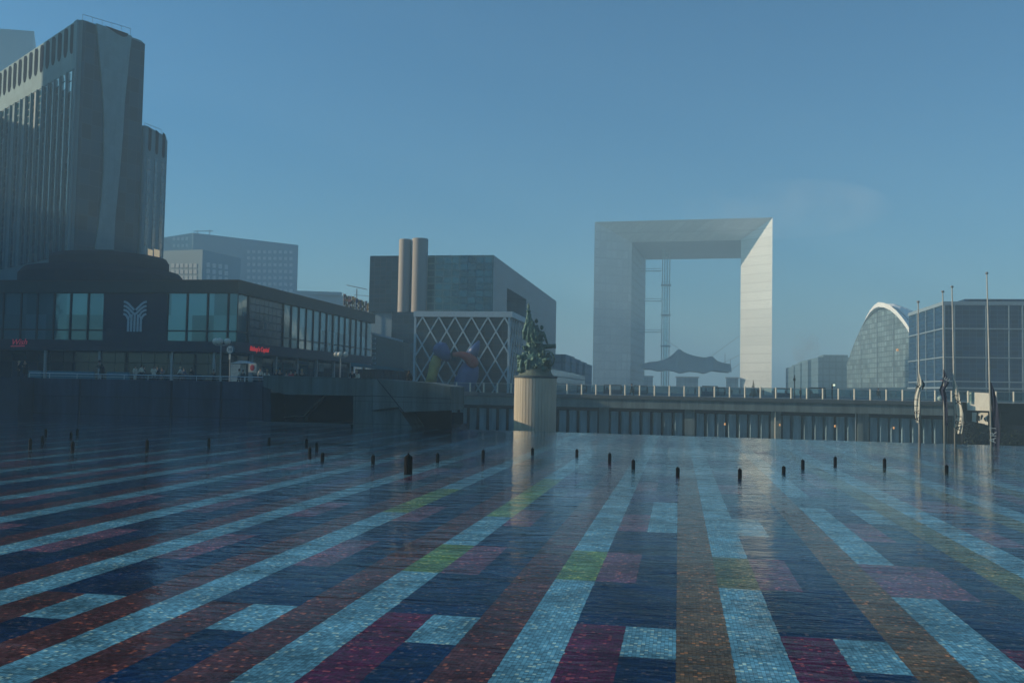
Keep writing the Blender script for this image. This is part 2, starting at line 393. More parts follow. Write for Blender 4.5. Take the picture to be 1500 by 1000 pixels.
# water: clear shallow water with wind ripples
m = bpy.data.materials.new('water'); m.use_nodes = True; MATS['water'] = m; n = m.node_tree; N = n.nodes; L = n.links; N.clear()
out = N.new('ShaderNodeOutputMaterial'); tc = N.new('ShaderNodeTexCoord')
trn = N.new('ShaderNodeBsdfTransparent'); trn.inputs[0].default_value = (.82, .94, .98, 1)
glo = N.new('ShaderNodeBsdfGlossy'); glo.inputs['Roughness'].default_value = .02; glo.inputs[0].default_value = (.93, .97, 1, 1)
fre = N.new('ShaderNodeFresnel'); fre.inputs['IOR'].default_value = 1.33
mx = N.new('ShaderNodeMixShader')
mpa = N.new('ShaderNodeMapping'); mpa.inputs['Scale'].default_value = (.62, 1.9, 1); mpa.inputs['Rotation'].default_value = (0, 0, R(5)); L.new(tc.outputs['Object'], mpa.inputs[0])
na = N.new('ShaderNodeTexNoise'); na.inputs['Scale'].default_value = 2.6; na.inputs['Detail'].default_value = 3; na.inputs['Distortion'].default_value = .6; L.new(mpa.outputs[0], na.inputs[0])
nb = N.new('ShaderNodeTexNoise'); nb.inputs['Scale'].default_value = .8; nb.inputs['Detail'].default_value = 2; L.new(mpa.outputs[0], nb.inputs[0])
npz = N.new('ShaderNodeTexNoise'); npz.inputs['Scale'].default_value = .10; npz.inputs['Detail'].default_value = 3; L.new(tc.outputs['Object'], npz.inputs[0])
mrp = N.new('ShaderNodeMapRange'); mrp.inputs[1].default_value = .38; mrp.inputs[2].default_value = .62; mrp.inputs[3].default_value = .35; mrp.inputs[4].default_value = 1.25; L.new(npz.outputs[0], mrp.inputs[0])
ms = N.new('ShaderNodeMath'); ms.operation = 'MULTIPLY'; L.new(na.outputs[0], ms.inputs[0]); L.new(mrp.outputs[0], ms.inputs[1])
mb2 = N.new('ShaderNodeMath'); mb2.operation = 'MULTIPLY_ADD'; L.new(nb.outputs[0], mb2.inputs[0]); mb2.inputs[1].default_value = 1.2; L.new(ms.outputs[0], mb2.inputs[2])
bp = N.new('ShaderNodeBump'); bp.inputs['Strength'].default_value = 1; bp.inputs['Distance'].default_value = .027; L.new(mb2.outputs[0], bp.inputs['Height'])
for q in (glo,): L.new(bp.outputs[0], q.inputs['Normal'])
ge = N.new('ShaderNodeNewGeometry'); dt = N.new('ShaderNodeVectorMath'); dt.operation = 'DOT_PRODUCT'
L.new(ge.outputs['Incoming'], dt.inputs[0]); L.new(bp.outputs[0], dt.inputs[1])
dt2 = N.new('ShaderNodeVectorMath'); dt2.operation = 'DOT_PRODUCT'; L.new(ge.outputs['Incoming'], dt2.inputs[0]); L.new(ge.outputs['Normal'], dt2.inputs[1])
def mth(op, a, b_=None):
    q = N.new('ShaderNodeMath'); q.operation = op
    for i_, v_ in enumerate((a, b_)):
        if v_ is None: continue
        if isinstance(v_, (int, float)): q.inputs[i_].default_value = v_
        else: L.new(v_, q.inputs[i_])
    return q.outputs[0]
ab = mth('ADD', mth('MULTIPLY', mth('ABSOLUTE', dt.outputs['Value']), .55), mth('MULTIPLY', mth('ABSOLUTE', dt2.outputs['Value']), .45)); om = mth('SUBTRACT', 1.0, ab); pw5 = mth('POWER', om, 10.5); fr5 = mth('MINIMUM', mth('ADD', mth('MULTIPLY', pw5, 1.75), .008), .95)
L.new(fr5, mx.inputs[0]); L.new(trn.outputs[0], mx.inputs[1]); L.new(glo.outputs[0], mx.inputs[2]); L.new(mx.outputs[0], out.inputs['Surface'])
wt = MB(); wt.add([(-97, 1.5, 0), (44, 1.5, 0), (44, 73.12, 0), (-18.56, 78.4, 0), (-21, 92.5, 0), (-97, 92.5, 0)], [(0, 1, 2, 3, 4, 5)])
struct(wt.build('pool_water', 'water'))

# ================================================================== GROUND
DECK = 2.73; DK1 = 3.07; TERR = 3.45; WK = 1.8     # WK: module of the far wall in metres
# edge line of the far retaining wall
WD = Vector((.9965, -.0835, 0)).normalized(); WN = Vector((-WD.y*-1, -WD.x, 0)); WN = Vector((WD.y, -WD.x, 0))  # WN points to the camera
W0 = Vector((-33.3, 140.94, 0))
def zW(z): return 3.5+(z-3.5)*WK
def WP(s, n, z): return W0 + (WD*s + WN*n)*WK + Vector((0, 0, zW(z)))
LIP0 = Vector((-18.56, 78.4, 0)); LIP1 = Vector((22.9, 74.9, 0)); LIPD = (LIP1-LIP0).normalized()   # the overflow lip of the pool
def lipY(x): return LIP0.y+(x-LIP0.x)*LIPD.y/LIPD.x
def sW(px):   # wall coordinate of a picture column
    p = hit(px, 600, W0, WN); return (p-W0).dot(WD)/WK
g = MB()
a0, b0 = WP(-2, -.6, 3), WP(62, -.6, 3)
FAR = 3200
g.quad((a0.x, a0.y, DECK), (b0.x, b0.y, DECK), (b0.x, FAR, DECK), (a0.x, FAR, DECK))
g.quad((b0.x, -200, DECK), (FAR, -200, DECK), (FAR, FAR, DECK), (b0.x, FAR, DECK))
g.quad((-FAR, 91, DECK), (-22.6, 91, DECK), (a0.x, a0.y, DECK), (-FAR, a0.y, DECK)); g.quad((-FAR, a0.y, DECK), (a0.x, a0.y, DECK), (a0.x, FAR, DECK), (-FAR, FAR, DECK)); g.quad((44.5, -200, DECK), (b0.x, -200, DECK), (b0.x, 74, DECK), (44.5, 74, DECK))
g.quad((-FAR, -200, DECK), (-98, -200, DECK), (-98, 91, DECK), (-FAR, 91, DECK))
g.quad((-98, -200, DECK-1.2), (44.4, -200, DECK-1.2), (44.4, 1.4, DECK-1.2), (-98, 1.4, DECK-1.2))
struct(g.build('ground', 'paving'))
t = MB(); t.box(-110, -37.2, 90.45, 117.4, DECK+.004, TERR); struct(t.build('terrace', 'paving'))
bsn = MB()
bsn.box(-97, 44, 1.0, 1.5, -1, DECK-1.2); bsn.box(-98, -97, 1.0, 91, -1, DECK); bsn.box(44, 44.5, 1.0, 74, -4, DECK)
bsn.prism([(-18.56, 78.4), (44, 73.12), (44, 73.5), (-18.5, 78.8), (-20.6, 92.9), (-21, 92.5)], -4.2, -.03)
bsn.box(-98, -21, 92.5, 92.6, -1, 1)
struct(bsn.build('basin_edge', 'stair_wall'))
lc = MB(); lc.quad((-60, 73, -4), (90, 73, -4), (90, 142, -4), (-60, 142, -4)); struct(lc.build('lower_court', 'paving'))

# ================================================================== RETAINING WALL WITH CONCRETE FINS, RAILING
def WM():   # local frame: x along wall, y = towards camera (n), z up
    return Matrix(((WD.x*WK, WN.x*WK, 0, W0.x), (WD.y*WK, WN.y*WK, 0, W0.y), (0, 0, WK, 3.5-3.5*WK), (0, 0, 0, 1)))
M_W = WM()
wall = thing('retaining_wall', 'long pale concrete retaining wall with upright fins rising from the far edge of the pool', 'wall', (0, 0, 0))
s0, s1 = -2.4, sW(1384)
b = MB(); b.box(s0, sW(1409), -.6, .32, 2.80, 3.07+.03, M_W); b.build('coping', 'granite', wall, bevel=.02)
b = MB(); b.box(s0, sW(1409), -.9, .18, 2.08, 2.797, M_W); b.build('beam', 'deck_concrete', wall, bevel=.02)
b = MB(); b.box(s1, 62, -2.4, -1.95, -.4, 3.07-.01, M_W); b.box(s0, s1, -1.9, -1.4, -.9, 2.08, M_W); b.box(s0, s1, -1.4, -.4, 1.80, 2.077, M_W); b.build('recess_shade_fill', 'dark_void', wall)  # near-black colour puts in the shade behind the fins and below the beam
pil = [sW(744.5-18), sW(884), sW(1010), sW(1137), sW(1265), sW(1393)]
pw = .78
for p_ in pil[1:-1]:
    b = MB(); b.box(p_-pw/2, p_+pw/2, -1.4, -.25, -.9, 2.077, M_W); b.build('pilaster', 'deck_concrete', wall, bevel=.02)
fs = []
pitch = (pil[2]-pil[1])/8
for a, c in zip(pil[1:-1], pil[2:]): fs += [a+(c-a)*k/8 for k in range(1, 8)]
k = 1
while pil[1]-pitch*k > s0+.3: fs.append(pil[1]-pitch*k); k += 1
for s_ in fs:
    if s_ > s1-.3: continue
    b = MB(); ang = R(17); hw = .285
    cc = [(-hw, .0), (hw, 0), (hw, -.75), (-hw, -.75)]
    pl = [Vector((s_+x*math.cos(ang)-y*math.sin(ang)*-1, -.45+x*math.sin(-ang)+y*math.cos(ang), 0)) for x, y in cc]
    pl = [M_W @ q for q in pl]
    b.prism([(q.x, q.y) for q in pl][::-1], zW(-.9), zW(1.80)); b.build('fin', 'fin_concrete', wall, bevel=.015)
for px, py in [(1062, 621), (1142.3, 622), (1223.3, 624), (1309.3, 626.5)]:
    P = hit(px, py, W0+WN*-.3, WN); b = MB(); b.ball(P, .12, .10, .19, 10); b.build('wall_lamp', 'lamp_glow', wall, smooth=True)
b = MB(); P = hit(1135.6, 620, W0+WN*-.2, WN); b.tube([(P.x, P.y, -4), (P.x, P.y, zW(2.05))], .08, 8); b.build('drain_pipe', 'white_metal', wall)
b = MB(); P = hit(1253.5, 620, W0+WN*-.2, WN); b.tube([(P.x, P.y, -4), (P.x, P.y, zW(2.05))], .06, 8); b.build('drain_pipe', 'rail_metal', wall)

rail = thing('railing', 'glass railing with short cream posts along the top of the finned wall', 'railing', WP(0, 0, 3.07))
post_px = [649, 668.7, 688.7, 708.5, 728.7, 748.7, 769.5, 790, 810.8, 831, 852.3, 873.3, 894.2, 915.9, 937.3, 959, 980.8, 1002.6, 1024.6, 1046.8, 1069, 1091.3, 1114, 1136.6, 1159, 1182, 1205.3, 1228.2, 1251.5, 1274.8, 1298.3, 1322, 1345.7, 1369.7, 1393.7, 1418, 1459]
rs = [sW(q) for q in post_px if q > 660] 
mean = (rs[-2]-rs[0])/(len(rs)-2)
rs = [rs[0]-mean]+rs+[rs[-1]+mean*k for k in range(1, 12)]
for s_ in rs[1:]:
    b = MB(); q = WP(s_, .115, 0); b.tube([(q.x, q.y, DECK), (q.x, q.y, zW(3.07+.86))], .125, 12); b.build('post', 'white_metal', rail, smooth=False)
for a, c in zip(rs, rs[1:]):
    if c-a > .3:
        b = MB(); b.box(a+.075, c-.075, .10, .115, 3.07+.10, 3.07+.80, M_W); b.build('glass_panel', 'rail_glass', rail)
b = MB(); b.box(rs[0], rs[-1], .10, .13, 3.07+.80, 3.07+.83, M_W); b.build('top_rail', 'rail_metal', rail)

# right-hand end: mesh fence, planted bank, guard rail, white panels
def wallpt(px, py, n_=0.0): return hit(px, py, W0+WN*n_, WN)
fence = thing('lattice_fence', 'dark green mesh fence at the right end of the finned wall behind the flags', 'fence', wallpt(1385, 650))
a = sW(1384); c = sW(1414)
b = MB()
for k in range(9):
    x = a+(c-a)*k/8; b.bar(WP(x, .1, -.9), WP(x, .1, 2.6), .07)
for k in range(8): b.bar(WP(a, .12, .1+k*.35), WP(c, .12, .1+k*.35), .06)
b.build('mesh_panel', 'leaf_dark', fence)
b = MB(); b.box(a, c, -1.2, -.6, -.3, 2.6, M_W); b.build('backing', 'dark_void', fence)
bank = thing('planted_bank', 'dark ivy covered bank at the right end of the pool beside the flagpoles', 'plant', wallpt(1430, 650))
b = MB(); a = sW(1410); c = a+14
pr = [WP(a, .2, -.9), WP(c, .2, -.9), WP(c, .2, 1.1), WP(a+1.4, .2, 1.55), WP(a, .2, 1.8)]
b.slab(pr, WN*-3.0); b.build('soil', 'dark_void', bank)
lv = MB(); rl = random.Random(3)
for k in range(2600):
    x = rl.uniform(a, a+8); z = rl.uniform(-.3, 1.75-.18*(x-a)); P = WP(x, .22+rl.uniform(0, .22), z); s_ = rl.uniform(.08, .16)
    u = Vector((rl.uniform(-1, 1), rl.uniform(-1, 1), rl.uniform(-1, 1))).normalized(); v_ = u.orthogonal().normalized()
    lv.quad(P-u*s_, P-v_*s_*.6, P+u*s_, P+v_*s_*.6, 1 if rl.random() < .12 else 0)
lv.build('foliage', ['leaf_dark', 'leaf_pale'], bank)
gr = thing('guard_rail', 'low dark guard rail above the ivy bank beside the white panel', 'railing', wallpt(1430, 615))
a = sW(1408); c = sW(1475)
b = MB(); b.bar(WP(a, .5, 2.42), WP(c, .5, 2.42), .16); b.build('rail', 'black_metal', gr)
for px in (1429.5, 1446, 1464): 
    b = MB(); x = sW(px); b.bar(WP(x, .5, 1.3), WP(x, .5, 2.38), .14); b.build('post', 'black_metal', gr)
wp = MB(); a = sW(1417.5); c = sW(1451)
A_ = WP(a, -.15, 0); Bp = WP(c, .75, 0)
wp.slab([(A_.x, A_.y, zW(2.5)), (Bp.x, Bp.y, zW(2.5)), (Bp.x, Bp.y, zW(3.78)), (A_.x, A_.y, zW(3.85))], WN*-.22)
o = wp.build('white_panel', 'white_panel', None, loc=(A_.x, A_.y, zW(2.5)), bevel=.01); tag(o, 'large blank cream panel standing on the wall end behind the flagpoles', 'panel')
gp = thing('graffiti_panel', 'small cream panel with black scribbled graffiti below the blank cream panel', 'panel', WP(a+.3, .3, 1.5))
A_ = WP(a+.35, -.25, 0); Bp = WP(c, .45, 0)
b = MB(); b.slab([(A_.x, A_.y, zW(1.55)), (Bp.x, Bp.y, zW(1.45)), (Bp.x, Bp.y, zW(2.36)), (A_.x, A_.y, zW(2.36))], WN*-.18); b.build('board', 'white_panel', gp)
b = MB(); rl = random.Random(5)
for k in range(5):
    q = [A_.lerp(Bp, .2+.14*k+rl.uniform(-.05, .05))+WN*.05 for _ in range(6)]
    for v_ in q: v_.z = zW(1.95+rl.uniform(-.25, .25))
    b.tube(q, .055, 5)
b.build('scribble', 'ink_black', gp)

# ================================================================== PEDESTAL AND BRONZE GROUP
PC = Vector((-15.55, 104.15, 0)); PK = 1.52
ped = thing('pedestal', 'tall round fluted stone pedestal standing in the water under the bronze group', 'pedestal', PC)
b = MB(); nfl = 40; rr = 2.32; poly = []
for k in range(nfl):
    a0_ = 2*math.pi*k/nfl; a1_ = 2*math.pi*(k+.88)/nfl; a2_ = 2*math.pi*(k+.94)/nfl
    poly += [(PC.x+rr*math.cos(a0_), PC.y+rr*math.sin(a0_)), (PC.x+rr*math.cos(a1_), PC.y+rr*math.sin(a1_)), (PC.x+(rr-.07)*math.cos(a2_), PC.y+(rr-.07)*math.sin(a2_))]
b.prism(poly, -4, 4.66); b.build('shaft', 'pedestal_stone', ped)
b = MB(); b.lathe([(2.37, 4.662), (2.41, 4.72), (2.41, 4.88), (2.02, 4.93)], (PC.x, PC.y, 0), 48); b.build('cap', 'granite', ped)

SY = PC.y
def S(px, py, dy=0): return PY(px, py, SY+dy*PK)
stt = thing('bronze_group', 'green bronze group of figures with flag and cannon on top of the pedestal', 'statue', (PC.x, PC.y, 4.93))
b = MB(); b.lathe([(2.02, 4.932), (1.92, 5.02), (1.71, 5.33), (1.65, 5.56), (1.67, 5.66)], (PC.x, PC.y, 0), 40); b.build('plinth', 'plinth_bronze', stt)
class MBK(MB):
    def tube(s_, pts, rad, n=10, mi=0, cap=True): return MB.tube(s_, pts, [q*PK for q in rad] if isinstance(rad, (list, tuple)) else rad*PK, n, mi, cap)
    def ball(s_, c, rx, ry=None, rz=None, n=12, mi=0, rot=None): return MB.ball(s_, c, rx*PK, None if ry is None else ry*PK, None if rz is None else rz*PK, n, mi, rot)
st = MBK(); rs_ = random.Random(4)
def limb(pts, rad): st.tube([S(*p) for p in pts], rad, 10)
def head(px, py, dy, r=.15):
    p = S(px, py, dy); st.ball(p, r*.85, r*.95, r*1.15, 12); st.ball(p+PK*Vector((0, -r*.8, -r*.1)), r*.25, r*.3, r*.35, 6)
# rock mound
for k in range(46):
    px = rs_.uniform(762, 804); py = rs_.uniform(522, 544); st.ball(S(px, py, rs_.uniform(-.9, .9)), rs_.uniform(.18, .34), None, rs_.uniform(.15, .3), 8)
st.ball(S(783, 530), 1.0, .9, .75, 16)
# standing flag bearer with long robe
limb([(781, 530, 0), (780, 515, 0), (780, 500, 0), (779.5, 487, 0), (779, 478, 0), (778, 472, 0)], [.62, .55, .44, .33, .28, .20])
limb([(778, 472, 0), (777, 467, 0)], [.11, .10]); head(776, 462, -.05, .16)
limb([(780.5, 474, 0), (776.5, 479, -.35), (773.3, 472, -.4)], [.13, .10, .08])
limb([(776, 473, 0), (772.5, 466, -.1), (773.6, 460, -.2)], [.13, .10, .07])
limb([(774.2, 447.5, -.1), (773.6, 470, -.15), (772, 520, -.2)], [.035, .04, .045])
st.ball(S(774.2, 449.5, -.1), .09, .09, .28, 8); st.ball(S(774, 456, -.1), .2, .15, .12, 8)
# flag cloth in falling folds
for k in range(7):
    x0 = 774+k*1.1; x1 = 767.6+k*3.0; e = 497+k*2.2 if k < 3 else 502+k*1.2
    limb([(x0, 457+k*2.2, -.12-.04*k), (x0-2.2+k*.5, 472+k, -.35-.03*(k % 2)), (x1+.5, 486+k, -.42+.08*(k % 2)), (x1, e, -.35)], [.07, .14, .17, .10])
limb([(772, 470, -.4), (777, 490, -.5), (783, 502, -.55), (791, 503, -.5), (797, 497, -.3)], [.07, .08, .09, .09, .07])
# second figure behind the shoulder
limb([(785, 515, .25), (785, 495, .2), (785.5, 482, .15), (785.6, 476, .1)], [.34, .3, .25, .13]); head(785.6, 470, .1, .15)
limb([(783, 478, .1), (780.8, 472, -.1), (779, 470, -.1)], [.1, .08, .06])
# leaning officer on the right, arm braced on the gun
limb([(790, 512, 0), (789.5, 500, 0), (791, 490, -.05), (793, 484.5, -.05)], [.3, .27, .27, .15]); head(793.8, 479.5, -.1, .165)
limb([(795, 486, -.05), (798.4, 493, -.15), (802, 503.5, -.15)], [.13, .10, .08])
limb([(790, 487, -.2), (786.6, 494, -.4), (789, 501, -.5)], [.12, .09, .07])
limb([(791, 508, 0), (796, 515, -.3), (798, 530, -.4)], [.2, .16, .1])
# gun barrel and carriage
limb([(786, 508.6, .15), (800, 507.6, .05), (813.6, 506.6, -.05)], [.21, .18, .145]); limb([(812.2, 506.8, -.04), (814, 506.6, -.05)], [.18, .18])
for k in range(14):
    a_ = 2*math.pi*k/14; a2 = 2*math.pi*(k+1)/14; c_ = S(801, 526, -.35)
    st.tube([c_+PK*Vector((.55*math.cos(a_), 0, .6*math.sin(a_))), c_+PK*Vector((.55*math.cos(a2), 0, .6*math.sin(a2)))], .06, 6)
# seated soldier left
limb([(769, 532, -.3), (768, 522, -.35), (768.6, 515.5, -.35)], [.3, .27, .17]); head(768.8, 510, -.4, .17); st.ball(S(768.6, 507.6, -.38), .2, .2, .08, 10)
limb([(771, 517, -.4), (774.5, 523, -.6), (769, 526, -.8)], [.11, .09, .07]); limb([(769, 530, -.4), (763.5, 527, -.7), (762, 539, -.8)], [.18, .14, .10]); limb([(770, 531, -.4), (773, 528, -.9), (771.5, 541, -1.0)], [.18, .14, .1])
limb([(751.8, 516.2, -.5), (765, 523, -.55), (772, 526.5, -.6)], [.03, .035, .05])
# kneeling soldiers front and right
limb([(781, 541, -.7), (781, 534, -.75), (781, 530.5, -.75)], [.28, .26, .14]); head(781, 526.3, -.8, .16)
limb([(783, 532, -.8), (787, 536, -1.0), (783, 539, -1.1)], [.1, .08, .07])
limb([(792, 540, -.6), (792, 530, -.65), (791.6, 524.5, -.65)], [.3, .27, .15]); head(791.6, 520, -.7, .165); st.ball(S(791.6, 517.6, -.68), .19, .2, .07, 10)
limb([(794, 526, -.7), (798, 531, -.9), (794, 535, -1.05)], [.1, .09, .07])
limb([(793, 520, .2), (793, 514, .1), (793, 513.5, .1)], [.26, .22, .14]); head(793.4, 509.8, -.2, .16)
limb([(803, 541, -.1), (804.5, 528, -.1), (803, 517, 0)], [.24, .2, .12]); head(804.2, 523, -.3, .14)
body = st.build('figures', 'bronze', stt)
rm = body.modifiers.new('r', 'REMESH'); rm.mode = 'VOXEL'; rm.voxel_size = .05; rm.use_smooth_shade = True
apply_mods(body)
me = body.data
for v in me.vertices:
    q = v.co*2.6; v.co += v.normal*(noise.fractal(q*1.3, 1.0, 2.0, 4)*.045)
if 'bronze' not in [q.name for q in me.materials]: me.materials.clear(); me.materials.append(MATS['bronze'])

# ================================================================== STAIR BLOCK AND SIDE WALL (left)
YB = 77.9
sb = thing('stair_block', 'heavy grey concrete stair block with a dark opening, left of the finned wall', 'building', PY(520, 620, YB))
def P2(pts, Y, dY, name, mat, par, bev=0):
    b = MB(); b.slab([PY(x, y, Y) for x, y in pts], (0, dY, 0)); return b.build(name, mat, par, bevel=bev)
P2([(385.5, 549.5), (545.2, 554.2), (545.2, 580), (415, 577.5), (385.5, 566)], YB, 1.2, 'parapet', 'concrete', sb, .02)
P2([(517, 580.2), (545.2, 580.4), (545.2, 626), (517, 625)], YB+.01, 3, 'pier', 'concrete', sb, .02)
P2([(545.4, 554.6), (553, 554.8), (630, 560.5), (660.6, 566), (660.6, 601), (590, 603.5), (583, 596), (545.4, 600.8)], YB-.35, 5, 'parapet', 'concrete', sb, .03)
P2([(545.4, 600.8), (583, 597), (604, 627), (604, 631), (545.4, 629)], YB+.02, 4, 'pier', 'concrete', sb, .02)
b = MB(); b.bar(PY(553, 556, YB-.36), PY(592, 604, YB-.36), .05); b.build('joint_strip', 'dark_void', sb)
b = MB(); b.bar(PY(545, 579.5, YB-.36), PY(660.4, 584, YB-.36), .035); b.build('joint_strip', 'dark_void', sb)
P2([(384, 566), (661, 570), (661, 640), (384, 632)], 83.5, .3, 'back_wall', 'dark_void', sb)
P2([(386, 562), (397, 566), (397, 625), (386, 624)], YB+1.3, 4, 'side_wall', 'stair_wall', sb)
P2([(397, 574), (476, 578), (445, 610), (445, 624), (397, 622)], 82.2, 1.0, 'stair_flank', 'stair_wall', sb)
b = MB(); b.tube([PY(474.5, 580, 82.0), PY(445, 609, 82.0), PY(402, 611.7, 82.0)], .045, 8); b.build('handrail', 'rail_metal', sb)
b = MB(); e0 = G(400, 613.5, .12); e1 = G(541, 617.5, .12)
b.box(PY(386, 600, 82).x, PY(517, 600, 79).x, 78.6, 80.5, -.3, .16); b.build('kerb', 'granite', sb, bevel=.02)
b = MB(); x0 = PY(386, 600, YB).x; x1 = PY(660, 600, YB).x-.5
b.box(x0, x1, YB+1.3, 91.2, DK1-.35, DK1+.02); b.build('walkway', 'paving', sb)
b = MB(); q0 = PY(572, 558.2, 82); q1 = PY(640, 561, 82); b.tube([q0, q1], .05, 8)
for tt in (0, .5, 1):
    q = q0.lerp(q1, tt); b.tube([q, (q.x, q.y, DK1)], .04, 6)
b.build('guard_rail', 'white_metal', sb)

sw = thing('side_wall', 'long dark concrete wall at the left side of the pool', 'wall', (-60, 90, 0))
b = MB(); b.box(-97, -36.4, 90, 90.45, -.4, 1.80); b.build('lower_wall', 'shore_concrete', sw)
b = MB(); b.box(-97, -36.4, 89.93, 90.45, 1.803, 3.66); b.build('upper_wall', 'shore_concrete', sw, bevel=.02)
for px in (118, 252, 325):
    x = XY(px, 90).x; b = MB(); b.box(x-.09, x+.09, 89.86, 89.93, -.2, 3.6); b.build('pier_strip', 'dark_void', sw)
x1 = XY(42, 89).x
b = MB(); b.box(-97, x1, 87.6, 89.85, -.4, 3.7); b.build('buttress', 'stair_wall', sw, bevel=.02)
hr = thing('handrail', 'long metal handrail on top of the left side wall', 'railing', (-50, 90.2, 3.66))
b = MB(); b.tube([PY(43, 545.8, 90.2), PY(200, 549.2, 90.2), PY(392, 552.6, 90.2)], .055, 8); b.build('top_rail', 'rail_metal', hr)
b = MB(); b.tube([PY(43, 549.5, 90.2), PY(200, 552.6, 90.2), PY(392, 556, 90.2)], .025, 6); b.build('lower_rail', 'rail_metal', hr)
for px in (43, 72.7, 113, 148, 182, 217, 252, 288, 324, 358, 391):
    p = PY(px, 546.5+(px-43)*.0193, 90.2); b = MB(); b.tube([p, (p.x, p.y, 3.6)], .04, 6); b.build('post', 'rail_metal', hr)

# ================================================================== WATER JETS
jets = [(44.3, 641, 656.5), (67, 627, 636), (62, 637.5, 647.7), (104, 632, 641), (113, 627, 637), (106.4, 645, 658), (215.4, 642.6, 656.5), (306, 640.5, 653), (394, 639.6, 649.4), (449, 642, 653), (453.6, 654, 667.6), (464, 646.6, 659), (472.3, 661.7, 674), (546.4, 664.8, 678), (641, 662.7, 676), (707.6, 657.5, 670), (780, 655, 665.5), (845, 656.7, 668), (893, 662, 676.7), (927.6, 672, 685.5), (992.7, 683, 695), (1083.8, 685, 699), (1148, 681.6, 692), (1176, 672, 685), (1223.5, 667.6, 680), (1295.8, 670, 683.7), (1386.7, 680, 691)]
where = ['at the far left, nearest the frame edge', 'in the far left cluster, farthest back', 'in the far left cluster, just right of the leftmost one', 'in the far left cluster, left of the farthest back pair', 'in the far left cluster, right one of the farthest back pair', 'in the far left cluster, nearest the camera', 'standing alone between the far left cluster and the stair block', 'alone in the water under the globe street lamp', 'in the water before the left end of the stair block', 'in the tight trio before the stair opening, farthest back', 'in the tight trio before the stair opening, its left front one', 'in the tight trio before the stair opening, its right one', 'just in front of the trio before the stair opening', 'left neighbour of the very large nozzle', 'right neighbour of the very large nozzle', 'in the dark water left of the pedestal reflection', 'in the dark reflection just right of the pedestal foot', 'first one in the bright water right of the pedestal', 'below the dark walking figure on the deck', 'first one left of the arch middle', 'in line with the middle of the great arch', 'at the left rim of the bright arch leg reflection', 'small one right of the bright arch leg reflection', 'second one right of the bright arch leg reflection', 'in the water before the white domed hall', 'in the water left of the flagpoles', 'in the dark water below the navy flag']
proto = None
def make_jet(h_, r_, z0, label):
    t = thing('fountain_nozzle', label, 'fountain nozzle', (0, 0, 0), 'dark fountain nozzles standing in the pool')
    b = MB(); b.lathe([(r_*1.0, z0), (r_*1.0, h_*.72), (r_*.98, h_*.80), (r_*.7, h_*.88), (r_*.25, h_*.93)], (0, 0, 0), 16); b.build('body', 'black_metal', t, smooth=False)
    b = MB(); b.lathe([(r_*.22, h_*.931), (r_*.22, h_)], (0, 0, 0), 10); b.build('tip', 'black_metal', t)
    return t
for k, (px, yt, yb) in enumerate(jets):
    g0 = G(px, yb); h_ = PY(px, yt, g0.y).z
    if proto is None: proto = make_jet(.42, .082, -.25, 'short dark fountain nozzle '+where[k]); o = proto; o.location = (g0.x, g0.y, 0)
    else: o = dup(proto, (g0.x, g0.y, 0), 'short dark fountain nozzle '+where[k])
    s_ = h_/.42; o.scale = (1, 1, s_)
g0 = G(597.8, 692.5)
o = make_jet(.80, .17, -.25, 'very large dark fountain nozzle, more than twice the height of the others'); o.location = (g0.x, g0.y, 0)

# ================================================================== SHOPPING MALL WITH BIG WINDOWS (left)
MY = 118.0; c0 = PY(347, 411, MY); MX = c0.x; ZR = 17.0; ZF = 15.4; ZW0 = 9.0; ZT = 10.35; ZL = 7.55; MXL = -135.0
mall = thing('shopping_mall', 'long dark two-storey mall with big windows and a pale fan logo on the left', 'building', (MX, MY, TERR))
YE = 175.0
b = MB(); b.prism([(MXL, MY-.5), (MX+.5, MY-.5), (MX+.5, YE+.3), (MXL, YE+.3)], ZF, ZR); b.build('roof', 'mall_fascia', mall)
b = MB(); b.prism([(MXL, MY-.62), (MX+.62, MY-.62), (MX+.62, YE+.42), (MXL, YE+.42)], ZR+.003, ZR+.16); b.build('roof_edge', 'mall_frame', mall)
b = MB(); b.prism([(MXL, MY-.25), (MX+.25, MY-.25), (MX+.25, YE), (MXL, YE)], ZL, ZW0); b.build('lower_fascia', 'mall_panel', mall)
b = MB(); b.prism([(MXL, MY+3.5), (MX-3.5, MY+3.5), (MX-3.5, YE), (MXL, YE)], DECK, ZL-.003); b.build('shop_front', 'shop_glass', mall)
b = MB(); b.prism([(MXL, MY+9), (MX-9, MY+9), (MX-9, YE-2), (MXL, YE-2)], ZW0+.003, ZF-.003); b.build('core', 'curtain_fabric', mall)
b = MB(); xa, xb = PY(152.5, 460, MY).x, PY(245, 460, MY).x
b.box(xa, xb, MY-.2, MY+.8, ZW0+.003, ZF-.003); b.build('logo_panel', 'mall_panel', mall)
def win_front(px0, px1):
    a_, c_ = PY(px0, 470, MY).x, PY(px1, 470, MY).x
    f = MB(); f.box(a_-.11, a_+.11, MY-.18, MY+.1, ZW0+.003, ZF-.003); f.box(a_+.11, c_-.111, MY-.1, MY+.05, ZT-.09, ZT+.09)
    f = f.build('window', 'mall_frame', mall)
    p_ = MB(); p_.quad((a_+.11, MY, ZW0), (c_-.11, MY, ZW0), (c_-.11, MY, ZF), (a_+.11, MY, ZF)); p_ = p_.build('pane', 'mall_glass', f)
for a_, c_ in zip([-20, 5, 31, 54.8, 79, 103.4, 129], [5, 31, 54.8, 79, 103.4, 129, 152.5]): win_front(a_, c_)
for a_, c_ in zip([245, 274, 304, 334], [274, 304, 334, 348]): win_front(a_, c_)
